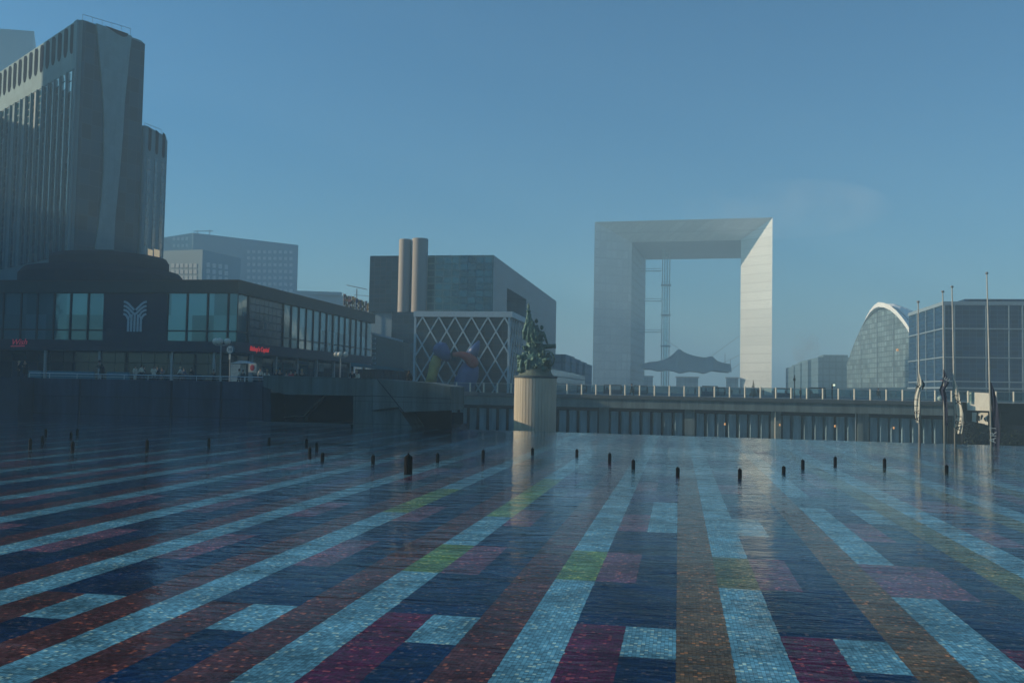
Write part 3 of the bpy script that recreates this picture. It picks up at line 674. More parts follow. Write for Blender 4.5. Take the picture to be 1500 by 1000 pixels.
def win_side(y0, y1, blank=False):
    f = MB(); f.box(MX-.1, MX+.18, y0-.11, y0+.11, ZW0+.003, ZF-.003)
    if not blank: f.box(MX-.05, MX+.1, y0+.11, y1-.111, ZT-.09, ZT+.09)
    f = f.build('window', 'mall_frame', mall)
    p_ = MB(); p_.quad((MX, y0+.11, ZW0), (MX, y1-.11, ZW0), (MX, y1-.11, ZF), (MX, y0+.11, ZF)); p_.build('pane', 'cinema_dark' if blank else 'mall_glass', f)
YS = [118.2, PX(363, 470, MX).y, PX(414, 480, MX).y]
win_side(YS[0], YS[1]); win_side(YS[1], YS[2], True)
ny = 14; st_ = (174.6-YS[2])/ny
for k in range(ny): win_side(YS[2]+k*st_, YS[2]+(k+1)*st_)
# pilasters of the recessed ground floor
for px in (63, 143, 249, 311):
    x = XY(px, MY).x; b = MB(); b.box(x-.16, x+.16, MY+.2, MY+.5, TERR-.2, ZL); b.build('column', 'grey_metal', mall)
for k in range(7):
    y = MY+6+k*8; b = MB(); b.box(MX-.6, MX-.2, y-.2, y+.2, DECK, ZL); b.build('column', 'grey_metal', mall)
# fan-shaped emblem
ce = PY(197.3, 462, MY-.3); Mx = frameM((ce.x, MY-.24, ce.z), (1, 0, 0), (0, 0, 1)); sc_ = (PY(214, 462, MY).x-PY(180, 462, MY).x)/34
em = MB()
def strip(pts, wd):
    for i in range(len(pts)-1):
        a_ = Vector((*pts[i], 0)); c_ = Vector((*pts[i+1], 0)); d = (c_-a_).normalized(); nn = Vector((-d.y, d.x, 0))*wd/2
        q = [Mx @ (v*sc_) for v in (a_-nn-d*.15, c_-nn+d*.15, c_+nn+d*.15, a_+nn-d*.15)]
        em.slab(q, (0, -.06-.002*i, 0))
for sg in (-1, 1):
    for k, (yt, xo) in enumerate([(19, 0), (13.4, 0), (8, 0), (2.6, 0)]):
        xs_ = [-1.7, -5.4, -5.4, -9.1][k] if False else [1.6, 5.0, 8.6, 10.2][k]
        pts = [(sg*16.5, yt-.4), (sg*13, yt-1.3), (sg*9.5+sg*0, yt-3.6)]
        if k < 3: pts += [(sg*(6.5-k*.2), yt-6.6), (sg*3.2, yt-9.5), (sg*(1.4 if k == 0 else .3), yt-11.6)] if k < 2 else [(sg*7.6, yt-6.5), (sg*5.6, yt-10)]
        else: pts = [(sg*16.5, yt-.4), (sg*13.2, yt-1.6), (sg*11.2, yt-3.8), (sg*10, yt-7)]
        strip(pts, 2.9)
for x in (-9.2, -4.7, 0, 4.7, 9.2): strip([(x, -1 if abs(x) > 5 else 1.5), (x, -21.5)], 3.1)
em.build('emblem', 'logo_blue', mall)
# red script sign at the frame edge and red shop sign round the corner
p = PY(27, 501, MY-.4); text_mesh('shop_sign', 'Wish', 1.15, frameM((p.x, MY-.32, p.z), (1, 0, .03), (0, 0, 1)), 'sign_glow_pale', mall, .03, shear=.35)
b = MB(); b.bar(PY(16, 507, MY-.32), PY(36, 506.5, MY-.32), .12); b.build('sign_underline', 'sign_glow_pale', mall)
p1 = PX(363, 507.5, MX+.3); p2 = PX(396, 512.5, MX+.3); pm = (p1+p2)/2
text_mesh('shop_sign', "Bishop's Capital", 1.05*(p2-p1).length/8.9*1.12, frameM((MX+.33, pm.y, 8.25), (0, 1, 0), (0, 0, 1)), 'sign_glow', mall, .04, shear=.2)
# shop windows and pale fascias in the arcade
for px0, px1, y0, y1, mt in [(365, 384, 521, 548, 'poster_paper'), (400, 413, 530, 545, 'awning'), (416, 428, 531, 540, 'awning'), (437, 452, 528, 533, 'logo_blue'), (440, 450, 535, 548, 'awning'), (467, 474, 533, 544, 'logo_blue')]:
    a_ = PX(px0, (y0+y1)/2, MX-3.4); c_ = PX(px1, (y0+y1)/2, MX-3.4); z1 = PX(px0, y0, MX-3.4).z; z0 = PX(px0, y1, MX-3.4).z
    b = MB(); b.box(MX-3.45, MX-3.36, a_.y, c_.y, max(z0, TERR+.05), z1); b.build('shop_window', mt, mall)
# long low counter of pale glass in front of the mall
for a_, c_, nm in [(42, 61, 'left piece'), (70, 138, 'long middle piece'), (157, 189, 'right piece')]:
    p0 = XY(a_, 112).x; p1 = XY(c_, 112).x; b = MB(); b.box(p0, p1, 111.8, 112.2, TERR, 4.65); o = b.build('glass_screen', 'awning', None, loc=((p0+p1)/2, 112, TERR), bevel=.03)
    tag(o, 'low pale green terrace screen in front of the mall, '+nm, 'screen', 'low screens on the mall terrace')

# green windowless block and canopy behind the mall end
gb = thing('green_block', 'dark green windowless block with a dotted pale edge behind the mall end', 'building', PX(560, 560, -57))
Yg = 178.0; ql = PY(545, 489, Yg); qr = PY(592, 501, Yg+14)
b = MB(); b.slab([(ql.x, ql.y, DECK), (qr.x, qr.y, DECK), (qr.x, qr.y, qr.z), (ql.x, ql.y, ql.z)], (-1, 8, 0)); b.build('wall', 'green_panel', gb)
nd = 15
b = MB()
for k in range(nd):
    q = ql.lerp(qr, k/nd)+Vector((0, -.15, .1)); b = MB(); b.box(q.x-.22, q.x+.22, q.y-.1, q.y+.1, q.z-.22, q.z+.22); b.build('edge_panel', 'logo_blue', gb)
for k in range(7):
    q = PY(545.5, 496+k*7.2, Yg); b = MB(); b.box(q.x-.1, q.x+.7, q.y-.3, q.y-.05, q.z-.15, q.z+.2); b.build('edge_panel', 'logo_blue', gb)
cn = MB(); q0 = PY(514, 536, 140); q1 = PY(592, 544, 150)
cn.slab([q0, q1, q1+Vector((0, 0, .45)), q0+Vector((0, 0, .55))], (-1, 5, 0)); o = cn.build('canopy', 'awning', None, loc=q0); tag(o, 'long pale canopy roof between the mall and the lattice building', 'canopy')
o['kind'] = 'thing'
cs = MB(); q0 = PY(520, 555, 141); q1 = PY(600, 560, 152); q0b = PY(520, 540, 141); cs.slab([(q0.x, q0.y, DECK), (q1.x, q1.y, DECK), (q1.x, q1.y, q0b.z), (q0.x, q0.y, q0b.z)], (-1, 3, 0)); o = cs.build('arcade', 'shop_glass', None, loc=q0); tag(o, 'dark glazed arcade under the long pale canopy', 'arcade')

# ================================================================== TOWERS (far left)
PCc = XT(118, 25, 160); PRc = XT(214, 56, 173); PLf = XT(23, 92, 180.6); PLf = PLf+(PLf-PCc).normalized()*16
tower = thing('office_tower', 'tall office tower with a curved pale strip between dark glass bands', 'building', (-112, 172, DECK))
nL = Vector(((PLf-PCc).y, -(PLf-PCc).x, 0)).normalized(); nL = nL if nL.y < 0 else -nL
dF = (PRc-PCc).normalized(); nF = Vector((dF.y, -dF.x, 0)); nF = nF if nF.x > 0 else -nF
dL = (PLf-PCc).normalized()
ZTOP = hit(118, 25, PCc, nF).z
BK = Vector((-24, 11, 0))
def rpoly(pts, r):   # rounded plan corners
    out = []; n_ = len(pts)
    for i in range(n_):
        p = Vector(pts[i]); a_ = (Vector(pts[i-1])-p).normalized(); c_ = (Vector(pts[(i+1) % n_])-p).normalized()
        for t_ in (0, .33, .67, 1):
            s_ = p+a_*r*(1-t_)**2+c_*r*t_**2; out.append((s_.x, s_.y))
    return out
plan = [PLf, PCc, PRc, PRc+BK, PLf+BK]
b = MB(); b.prism(rpoly(plan, 1.3), DECK, ZTOP-.5); pl2 = rpoly([p+(Vector((-124, 180, 0))-p)*.02 for p in plan], 1.3); b.prism(pl2, ZTOP-.498, ZTOP-.2); pl3 = rpoly([p+(Vector((-124, 180, 0))-p)*.06 for p in plan], 1.3); b.prism(pl3, ZTOP-.198, ZTOP); b.build('shell', 'tower_bare', tower)
def FP(px, py, off=0): return hit(px, py, PCc, nF)+nF*off
def LP(px, py, off=0): return hit(px, py, PCc, nL)+nL*off
Lf = (PRc-PCc).length
zb = 27.0
# dark glass bands of the front face
b = MB(); A_ = PCc+dF*.55; B_ = PCc+dF*(Lf-.25)
b.slab([(A_.x, A_.y, zb), (B_.x, B_.y, zb), (B_.x, B_.y, ZTOP-.8), (A_.x, A_.y, ZTOP-.5)], nF*.1); b.build('dark_glass', 'tower_glass', tower)
lft = [(140, 29), (144, 80), (150, 150), (151, 200), (150, 250), (147, 290), (143, 328), (137, 365)]
rgt = [(165, 366), (167, 320), (170, 290), (174, 250), (178, 200), (181, 150), (187, 90), (191.5, 46)]
LS = [FP(x, y, .1) for x, y in lft]; RS = [FP(x, y, .1) for x, y in rgt][::-1]
for q in LS+RS: q.z = min(q.z, ZTOP-.3)
b = MB()
for i in range(len(LS)-1): b.slab([LS[i], RS[i], RS[i+1], LS[i+1]], nF*.35)
b.build('concrete_strip', 'tower_concrete', tower)
b = MB(); b.slab([FP(151, 38, .46), FP(186, 50.5, .46), FP(184, 54.5, .46), (FP(178, 55, .46)), FP(170, 51, .46)], nF*.04); b.build('slit', 'slot_dark', tower)
# left face: corner pier, slotted crown, window bays
Ll = (PLf-PCc).length
def LQ(s_, z, off=0.0): p = PCc+dL*s_+nL*off; return Vector((p.x, p.y, z))
b = MB(); b.slab([LQ(.5, zb), LQ(2.1, zb), LQ(2.1, ZTOP-.46), LQ(.5, ZTOP-.46)], nL*.4); b.build('corner_pier', 'tower_bare', tower)
sl = [(hit(x, 80, PCc, nL)-PCc).dot(dL) for x in (107, 98, 89, 80, 71.5, 63.3, 55.2, 47.5, 39.8, 32.4)]
stp = (sl[-1]-sl[0])/9; zsl = LP(107, 80).z
b = MB(); b.slab([LQ(2.12, zsl-3.2), LQ(Ll, zsl-3.2), LQ(Ll, ZTOP-.45), LQ(2.12, ZTOP-.45)], nL*.25); b.build('crown_wall', 'tower_concrete', tower)
zt_sl = ZTOP-.95
for k in range(14):
    s_ = sl[0]+stp*k
    if s_ > Ll-1: break
    w_ = stp*.31; q = []
    for j in range(9):
        a_ = math.pi*j/8; q.append(LQ(s_+w_*math.cos(a_), zsl+1.6-1.6*math.sin(a_), .26))
    q += [LQ(s_-w_, zt_sl-.5, .26), LQ(s_-w_*.5, zt_sl+.1, .26), LQ(s_+w_*.7, zt_sl+.3, .26), LQ(s_+w_, zt_sl, .26)]
    b = MB(); b.slab(q, nL*.05); b.build('crown_slot', 'slot_dark', tower)
for k in range(14):
    s_ = sl[0]+stp*(k-.5)
    if s_ > Ll-1: break
    b = MB(); b.slab([LQ(s_-.14, zb, .02), LQ(s_+.14, zb, .02), LQ(s_+.14, zsl-3.2, .02), LQ(s_-.14, zsl-3.2, .02)], nL*.55); b.build('mullion', 'tower_bare', tower)
    b = MB(); e_ = min(s_+stp-.14, Ll)
    if k in (0,): e_ = s_+stp-.14
    b.slab([LQ(s_+.14, zb, .01), LQ(e_, zb, .01), LQ(e_, zsl-3.21, .01), LQ(s_+.14, zsl-3.21, .01)], nL*.1)
    b.build('window_bay', 'tower_window' if k not in (8, 10) else 'tower_concrete', tower)
for c_i, (pxl, pxr, yy0, yy1) in enumerate([(99.5, 106.5, 93, 138), (90.3, 96.8, 99, 136), (81.5, 87.5, 106, 131), (72.8, 78.2, 110, 124), (64.3, 69.3, 118, 130), (107.6, 110, 112, 141)]):  # pale panes paint in bright sky reflections over the window bays
    nrow = 3 if yy1-yy0 > 25 else 2
    for j in range(nrow):
        ya, yb = yy0+(yy1-yy0)*j/nrow+.8, yy0+(yy1-yy0)*(j+1)/nrow-.8
        b = MB(); b.slab([LP(pxl, yb, .13), LP(pxr, yb-4.2, .13), LP(pxr, ya-4.2, .13), LP(pxl, ya, .13)], nL*.04); b.build('pane', 'sky_reflection_pane', tower)
b = MB(); q0 = FP(128, 19, -1.5); q1 = FP(198, 40, -1.5)
b.tube([q0, q1], .05, 6)
for k in range(6):
    q = q0.lerp(q1, k/5); b.tube([q, q-Vector((0, 0, 1.6))], .04, 5)
b.build('roof_rail', 'grey_metal', tower)

# lower right wing of the tower
wing = thing('tower_wing', 'lower narrow tower wing with three rounded slots, right of the tall tower', 'building', XY(235, 190))
WA = XT(217, 184, 181); WB = XT(246, 200, 190); dW = (WB-WA).normalized(); nW = Vector((dW.y, -dW.x, 0)); nW = nW if nW.x > 0 else -nW
def WQ(px, py, off=0): return hit(px, py, WA, nW)+nW*off
zw = WQ(217, 184).z; WBx = WB+dW*.6
b = MB(); b.prism(rpoly([WA-dW*1.5, WBx, WBx+Vector((-18, 9, 0)), WA+Vector((-20, 9, 0))], 1.2), DECK, zw-.8); b.prism(rpoly([WA-dW*1.3+Vector((-.2, .4, 0)), WBx-dW*.6+Vector((-.2, .4, 0)), WBx+Vector((-18, 8.4, 0)), WA+Vector((-19, 8, 0))], 1.2), zw-.798, zw-.1); b.build('shell', 'tower_bare', wing)
for k, x in enumerate((219.5, 230, 240)):
    zt_ = WQ(x, 188+k*3.5).z; zb_ = WQ(x, 222+k*5).z; cx_ = WQ(x, 200); w_ = dW*.62; q = []
    for j in range(9):
        a_ = math.pi*j/8; q.append(Vector((cx_.x, cx_.y, zb_+.9-.9*math.sin(a_)))+w_*math.cos(a_)+nW*.02)
    q += [Vector((cx_.x, cx_.y, zt_))-w_+nW*.02, Vector((cx_.x, cx_.y, zt_-.2))+w_+nW*.02]
    b = MB(); b.slab(q, nW*.06); b.build('crown_slot', 'slot_dark', wing)
    c2 = WQ(x+.0, 300); 
    zz = [WQ(x, 231+k*4).z, 27.2]
    b = MB(); b.slab([Vector((cx_.x, cx_.y, zz[1]))-w_*1.15+nW*.02, Vector((cx_.x, cx_.y, zz[1]))+w_*1.15+nW*.02, Vector((cx_.x, cx_.y, zz[0]))+w_*1.15+nW*.02, Vector((cx_.x, cx_.y, zz[0]))-w_*1.15+nW*.02], nW*.05); b.build('window_bay', 'tower_window', wing)
for px0, px1 in ((216, 223), (225, 233)):
    b = MB(); b.slab([WQ(px0, 371+px0*.02, .09), WQ(px1, 373+px0*.02, .09), WQ(px1, 362+px0*.02, .09), WQ(px0, 360+px0*.02, .09)], nW*.02); b.build('lit_window', 'lit_window', wing)
b = MB(); q0 = WQ(218, 180, -1); q1 = WQ(243, 190, -1); b.tube([q0, q1], .05, 6)
for k in range(4):
    q = q0.lerp(q1, k/3); b.tube([q, q-Vector((0, 0, 1.2))], .04, 5)
b.build('roof_rail', 'grey_metal', wing)

# round dark podium under the towers
pod = thing('tower_podium', 'dark stepped round podium under the tall office tower, behind the mall roof', 'building', (0, 0, 0))
pcx = XT(152, 400, 168)
def zpx(px, py, Y): return PY(px, py, Y).z
rad = (XT(262, 400, 168)-XT(42, 400, 168)).length/2*.93
b = MB(); zt1 = zpx(152, 384, 154); b.lathe([(rad, DECK), (rad, zt1-1.2), (rad-.6, zt1-.4), (rad-1.0, zt1)], (pcx.x, pcx.y, 0), 64); b.build('lower_ring', 'slot_dark', pod)
pcx2 = XT(162, 375, 167); rad2 = (XT(240, 375, 167)-XT(84, 375, 167)).length/2*.95
b = MB(); zt2 = zpx(160, 366, 157); b.lathe([(rad2, zt1-1), (rad2, zt2-.8), (rad2-.5, zt2)], (pcx2.x, pcx2.y, 0), 64); b.build('upper_ring', 'slot_dark', pod)

# distant tower at the very left edge
ft = thing('distant_tower', 'plain hazy blue-grey tower top at the upper left frame edge', 'building', XY(30, 330))
Pq = XT(50, 46, 330); q_top = PY(50, 46, 330).z
b = MB(); P_l = Pq+Vector((-34, -12, 0)); b.prism([(P_l.x, P_l.y), (Pq.x, Pq.y), (Pq.x-22, Pq.y+32), (P_l.x-22, P_l.y+32)], DECK, q_top); b.build('shell', 'pale_block', ft)

# unseen blocks, left ones shaped for shade, others added to darken light and reflections
for nm, x0, x1, y0, y1, h_, lab in [('unseen_shade_block', -245, -205, 86, 132, 66, 'unseen block shaped for its shade left of the mall, beyond the frame'), ('unseen_shade_block', -245, -205, 132.5, 157, 120, 'tallest unseen block shaped for its shade left of the tower, beyond the frame'), ('unseen_shade_block', -245, -205, 157.5, 182, 80, 'middle unseen block shaped for its shade left of the tower, beyond the frame'), ('unseen_shade_block', -245, -205, 182.5, 204, 50, 'rear unseen block shaped for its shade left of the tower, beyond the frame'),
   ('unseen_shade_block', -180, -145, 33, 85, 45.5, 'low unseen block shaped for its shade beside the left terrace, beyond the frame'), ('unseen_shade_block', -150, -30, -170, -110, 24, 'wide dark unseen block added behind the photographer to dim the light, left half'), ('unseen_shade_block', -25, 120, -170, -120, 38, 'wide dark unseen block added behind the photographer to dim the light, right half'), ('unseen_shade_block', 150, 190, -100, 20, 95, 'dark unseen block added on the right side to dim reflections, nearest the photographer'), ('unseen_shade_block', 150, 190, 30, 120, 80, 'dark unseen block added on the right side to dim reflections, beside the pool'), ('unseen_shade_block', 160, 200, 130, 215, 70, 'dark unseen block added on the right side to dim reflections, beyond the flagpoles')]:
    b = MB(); b.box(x0, x1, y0, y1, DECK, h_); o = b.build(nm, 'block_dark', None, loc=((x0+x1)/2, (y0+y1)/2, DECK)); tag(o, lab, 'building')

# ================================================================== PALE HAZY OFFICE BLOCKS (left background)
def face_windows(par, A0, B0, n, grid, mat='pale_window', proud=.06):
    """grid: px0, px1, npx, py0, py1, npy, w, h in picture units on the face plane through A0 with normal n"""
    px0, px1, nx, py0, py1, ny, w_, h_, slope = grid; cnt = 0
    for i in range(nx):
        for j in range(ny):
            px = px0+(px1-px0)*i/max(nx-1, 1); py = py0+(py1-py0)*j/max(ny-1, 1)+slope*(px-px0)
            q = [hit(px+sx*w_/2, py+sy*h_/2, A0, n)+Vector(n)*proud for sx, sy in ((-1, 1), (1, 1), (1, -1), (-1, -1))]
            b = MB(); b.slab(q, Vector(n)*.05); b.build('window', mat, par)
def pface(a_, c_):
    d = (c_-a_).normalized(); n_ = Vector((d.y, -d.x, 0)); return n_ if n_.dot(a_) < 0 else -n_
A_ = XT(283, 341, 330); Bq = XT(437, 362, 362); Lq = XT(236, 344, 341)
big = thing('pale_office_block', 'large pale hazy office block, taller rear one behind the mall roof', 'building', A_)
zt_ = PY(283, 341, 330).z
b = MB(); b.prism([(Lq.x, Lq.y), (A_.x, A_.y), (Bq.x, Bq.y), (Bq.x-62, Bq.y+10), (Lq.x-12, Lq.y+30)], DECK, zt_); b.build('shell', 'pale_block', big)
face_windows(big, A_, Bq, pface(A_, Bq), (364, 426, 9, 368.5, 425, 7, 4.6, 4.6, .015))
face_windows(big, A_, Lq, pface(Lq, A_), (255, 274, 4, 350, 360, 2, 3.6, 4.6, -.03))
b = MB(); q = PY(300, 339, 336); b.bar(q-Vector((3, 0, 1.2)), q-Vector((3, 0, -.6)), .2); b.bar(q+Vector((2, 0, -1.2)), q+Vector((2, 0, .7)), .2); b.bar(q-Vector((4.5, 0, -.1)), q+Vector((3.5, 0, .1)), .25); b.build('roof_antenna', 'grey_metal', big)
A_ = XT(297, 365, 250); Bq = XT(353, 373, 268); Lq = XT(238, 366, 252)
sm = thing('pale_office_block', 'smaller pale office block with square windows in front of the taller one', 'building', A_)
zt_ = PY(296, 365.5, 250).z
b = MB(); b.prism([(Lq.x, Lq.y), (A_.x, A_.y), (Bq.x, Bq.y), (Bq.x-30, Bq.y+5), (Lq.x-6, Lq.y+20)], DECK, zt_); b.build('shell', 'pale_block', sm)
face_windows(sm, A_, Lq, pface(Lq, A_), (253.5, 286, 6, 389, 407, 3, 5, 6, 0))
face_windows(sm, A_, Bq, pface(A_, Bq), (304.5, 331, 4, 388, 406, 3, 5, 6.5, .12))
A_ = XT(430, 440, 340); Bq = XT(500, 430, 346); Cq = XT(516, 430, 350)
lo = thing('low_pale_block', 'low pale hazy block with a flat roof right of the large pale office block', 'building', A_)
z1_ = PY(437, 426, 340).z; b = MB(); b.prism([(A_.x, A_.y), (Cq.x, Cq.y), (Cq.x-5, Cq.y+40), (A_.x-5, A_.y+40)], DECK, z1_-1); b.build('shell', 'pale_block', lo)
b = MB(); b.prism([(A_.x, A_.y+.5), (Bq.x, Bq.y+.5), (Bq.x-4, Bq.y+12), (A_.x-4, A_.y+14)], z1_-.998, z1_+.2); b.build('roof_level', 'pale_block', lo)
# row of flags behind the mall roof
rf = random.Random(9)
ORD = ['first', 'second', 'third', 'fourth', 'fifth', 'sixth', 'seventh', 'eighth', 'ninth', 'tenth', 'eleventh', 'twelfth', 'thirteenth', 'fourteenth', 'fifteenth']
for k in range(15):
    px = 503+k*2.85+rf.uniform(-.5, .5); Yf = 215+k*1.2; top = PY(px, 429+k*1.0+rf.uniform(-1, 1), Yf); bot = XY(px, Yf)
    t = thing('flagpole', 'small flagpole, the %s from the left in the distant row behind the mall roof' % ORD[k], 'flagpole', (bot.x, bot.y, DECK), 'distant flags behind the mall roof')
    b = MB(); b.tube([(bot.x, bot.y, DECK), (top.x, bot.y, top.z)], .07, 6); b.build('pole', 'white_metal', t)
    b = MB(); L_ = rf.uniform(2.6, 3.6); q = []
    for j in range(7): q.append(Vector((top.x+.12+rf.uniform(.15, .75), bot.y+rf.uniform(-.2, .2), top.z-.3-L_*j/6)))
    for j in range(6): b.slab([(top.x+.07, bot.y, q[j].z), q[j], q[j+1], (top.x+.07, bot.y, q[j+1].z)], (0, .03, 0))
    b.build('flag', 'bunting%d' % rf.choice([0, 1, 1, 3, 0, 4]) if k != 4 else 'bunting4', t)
cr_ = thing('crane', 'thin faint tower crane behind the row of distant flags', 'crane', XY(519, 420))
b = MB(); q = XY(519, 420); jz = PY(519, 423, 420).z; b.bar((q.x, q.y, DECK), (q.x, q.y, jz), .5); b.build('mast', 'grey_metal', cr_)
b = MB(); b.bar(PY(508, 417.5, 420), PY(538, 424, 420), .4); b.bar(PY(519, 432, 420), PY(540, 433.5, 420), .25); b.build('jib', 'grey_metal', cr_)

# ================================================================== CUBIC GLASS BUILDING WITH TWO PIPES
CY = 222.0; cA = PY(542, 376, CY); cB = PY(723, 373.5, CY); CX0 = cA.x; CX1 = cB.x; CZ = cB.z; CYE = PX(815, 443, CX1).y
cub = thing('glass_office_building', 'big dark gridded glass building with two tall round pipes on its front', 'building', (-50, CY, DECK))
Ysp = 0
xm = PY(625, 400, CY).x; z_b = PY(560, 457, CY).z
rq = [PX(742.8, 424, CX1), PX(771, 440, CX1)]; RY0, RY1 = rq[0].y, rq[1].y; RZ = PX(757, 430, CX1).z; RZ0 = PX(757, 475, CX1).z
# body built round the deep side opening
b = MB()
b.box(CX0, CX1-6, CY+.2, CYE, z_b, CZ); b.build('shell', 'cinema_dark', cub)
b = MB(); b.box(CX1-5.999, CX1, CY+.2, RY0, DECK, CZ); b.box(CX1-5.999, CX1, RY0+.002, RY1, RZ, CZ); b.box(CX1-5.999, CX1, RY0+.002, RY1, DECK, RZ0); b.box(CX1-5.999, CX1, RY1+.002, CYE, DECK, CZ); b.build('side_wall', 'cinema_panel', cub)
b = MB(); b.box(CX1-5.99, CX1-5.7, RY0, RY1, RZ0, RZ); b.build('recess_glass', 'cinema_glass', cub)
b = MB(); b.quad((xm, CY, z_b), (CX1+.01, CY, z_b), (CX1+.01, CY, CZ), (xm, CY, CZ)); b.build('glass_front', 'cinema_glass', cub)
b = MB(); b.quad((CX0, CY+.05, z_b), (xm-.01, CY+.05, z_b), (xm-.01, CY+.05, CZ-.2), (CX0, CY+.05, CZ-.2)); b.build('dark_front', 'cinema_dark', cub)
b = MB(); b.box(CX0, PY(577, 480, CY).x, CY+1, CY+20, DECK, z_b-.01); b.build('lower_wall', 'pale_block', cub)
b = MB(); b.box(PY(574.5, 480, 216).x, PY(608, 480, 216).x, 215.5, CY+1, DECK, PY(590, 457, 216).z); b.build('dark_base', 'cinema_dark', cub)
for x0, x1, yt in ((583.5, 601.5, 351), (602.5, 625.5, 350)):
    xa_, xb_ = PY(x0, 420, 219).x, PY(x1, 420, 219).x; r_ = (xb_-xa_)/2; zt_ = PY(x0, yt, 219).z
    b = MB(); b.lathe([(r_, PY(590, 457, 216).z-.5), (r_, zt_-.15), (r_-.1, zt_)], ((xa_+xb_)/2, 219, 0), 40); b.build('pipe', 'pipe_metal', cub, smooth=False)

# lattice-fronted building
LY = 150.0; lA = PY(607, 456, LY); lB = PY(750, 456, LY); LX0, LX1 = lA.x, lB.x; LZT = 15.75; LZB = 14.85; LYE = 163.5
lat = thing('lattice_building', 'dark glass box building wrapped in a white diamond lattice', 'building', ((LX0+LX1)/2, LY, DECK))
b = MB(); b.box(LX0+.4, LX1-.8, LY+.8, LYE, DECK, LZB); b.build('glass_box', 'cinema_dark', lat)
b = MB(); b.prism([(LX0-.1, LY-.1), (LX1+.1, LY-.1), (LX1+.1, LYE), (LX0-.1, LYE)], LZB, LZT); b.build('roof_band', 'lattice_white', lat)
b = MB(); b.box(LX0, LX0+.35, LY, LY+.35, DECK, LZB-.003); b.build('corner_post', 'lattice_white', lat)
b = MB(); dw = (LX1-.5-LX0-.35)/5.65; dh = 4.55
def lat_line(x0, z0, sgn):
    # zigzag member running down from (x0, z0)
    pass
xs0, xs1 = LX0+.35, LX1-.45
def clipbar(xa, za, xb, zb_, Yl):
    a = Vector((xa, Yl, za)); c = Vector((xb, Yl, zb_))
    for lim, sg in ((xs0, 1), (xs1, -1)):
        da = (a.x-lim)*sg; dc = (c.x-lim)*sg
        if da < 0 and dc < 0: return
        if da < 0: a = a.lerp(c, da/(da-dc))
        if dc < 0: c = c.lerp(a, dc/(dc-da))
    if (a-c).length > .2: b.bar(a, c, .22, .22, up=Vector((0, 1, 0)))
x_first = PY(619, 464, LY).x
H_ = LZB-DECK
nrun = H_/dh
for k in range(-4, 9):
    xt = x_first+k*dw
    clipbar(xt, LZB, xt+nrun*dw, LZB-H_, LY+.02); clipbar(xt, LZB, xt-nrun*dw, LZB-H_, LY+.14)
b.build('front_lattice', 'lattice_white', lat)
b = MB()
for k in range(6):
    y0_ = LY+1.5+k*2.3
    for sg in (-1, 1):
        ya = y0_; zc = LZB; yc = ya+sg*nrun*2.4
        a = Vector((LX1-.3, ya, LZB)); c = Vector((LX1-.3, yc, DECK))
        for lim, s2 in ((LY+.1, 1), (LYE, -1)):
            da = (a.y-lim)*s2; dc = (c.y-lim)*s2
            if da < 0: a = a.lerp(c, da/(da-dc)) if dc > 0 else a
            if dc < 0: c = c.lerp(a, dc/(dc-da)) if da > 0 else c
        b.bar(a, c, .2, .2)
b.build('side_lattice', 'lattice_white', lat)
b = MB(); b.box(LX1-.62, LX1-.3, LY, LY+.4, DECK, LZB-.003); b.build('corner_post', 'lattice_white', lat)

# playful blob sculpture (generic)
sc = thing('abstract_sculpture', 'large abstract sculpture of blue, red and yellow rounded forms before the lattice', 'sculpture', PY(665, 570, 146))
def BQ(px, py, dy=0): return PY(px, py, 146+dy)
b = MB(); b.tube([BQ(657, 528), BQ(652, 519), BQ(645, 511), BQ(640, 507)], [.5, 1.0, 1.3, .9], 16); b.ball(BQ(646, 512), 1.35, 1.1, 1.15, 16); b.build('head', 'sculpture_blue', sc, smooth=True)
b = MB(); b.tube([BQ(641, 522, .5), BQ(637, 535, .5), BQ(633, 550, .4), BQ(630, 564, .3)], [.75, .9, .8, .95], 14); b.build('yellow_leg', 'sculpture_yellow', sc, smooth=True)
b = MB(); b.tube([BQ(664, 519, -.3), BQ(675, 519, -.5), BQ(685, 523, -.6), BQ(692, 530, -.6)], [.35, .5, .75, .95], 14); b.ball(BQ(692, 531, -.6), 1.0, .9, .9, 14); b.build('red_arm', 'sculpture_red', sc, smooth=True)
b = MB(); b.tube([BQ(691, 520, .4), BQ(696, 511, .4), BQ(702, 499, .4)], [1.0, .75, .18], 14); b.build('blue_horn', 'sculpture_blue', sc, smooth=True)
b = MB(); b.tube([BQ(690, 534, .3), BQ(686, 548, .3), BQ(682, 560, .3), BQ(680, 573, .3)], [1.3, 1.7, 1.6, 1.7], 16); b.tube([BQ(683, 548, .2), BQ(673, 556, .2), BQ(668, 571, .2)], [1.1, .8, .7], 12); b.build('body', 'sculpture_blue', sc, smooth=True)

# terraced block seen between the pedestal and the great arch
tb = thing('terraced_building', 'hazy stepped pale block left of the great arch', 'building', XY(835, 330))
for k, (x0, x1, y0) in enumerate([(808, 828, 518.5), (828.4, 838, 523.5), (838.4, 848, 528), (848.4, 857, 532)]):
    Y_ = 330+k*14; a_ = XT(x0, 550, Y_); c_ = XT(x1, 550, Y_); z_ = PY(x0, y0, Y_).z
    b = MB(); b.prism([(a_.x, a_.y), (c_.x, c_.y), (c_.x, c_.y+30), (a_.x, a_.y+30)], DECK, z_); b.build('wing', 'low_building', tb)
lg = thing('glass_pavilion', 'low sloping glazed pavilion right of the pedestal, before the terraced block', 'pavilion', XY(820, 230))
a_ = PY(800, 536, 200); c_ = PY(857, 551, 290); b = MB(); b.slab([(a_.x, a_.y, DECK), (c_.x, c_.y, DECK), c_, a_], (-8, 3, 0)); b.build('glass_wall', 'cinema_glass', lg)

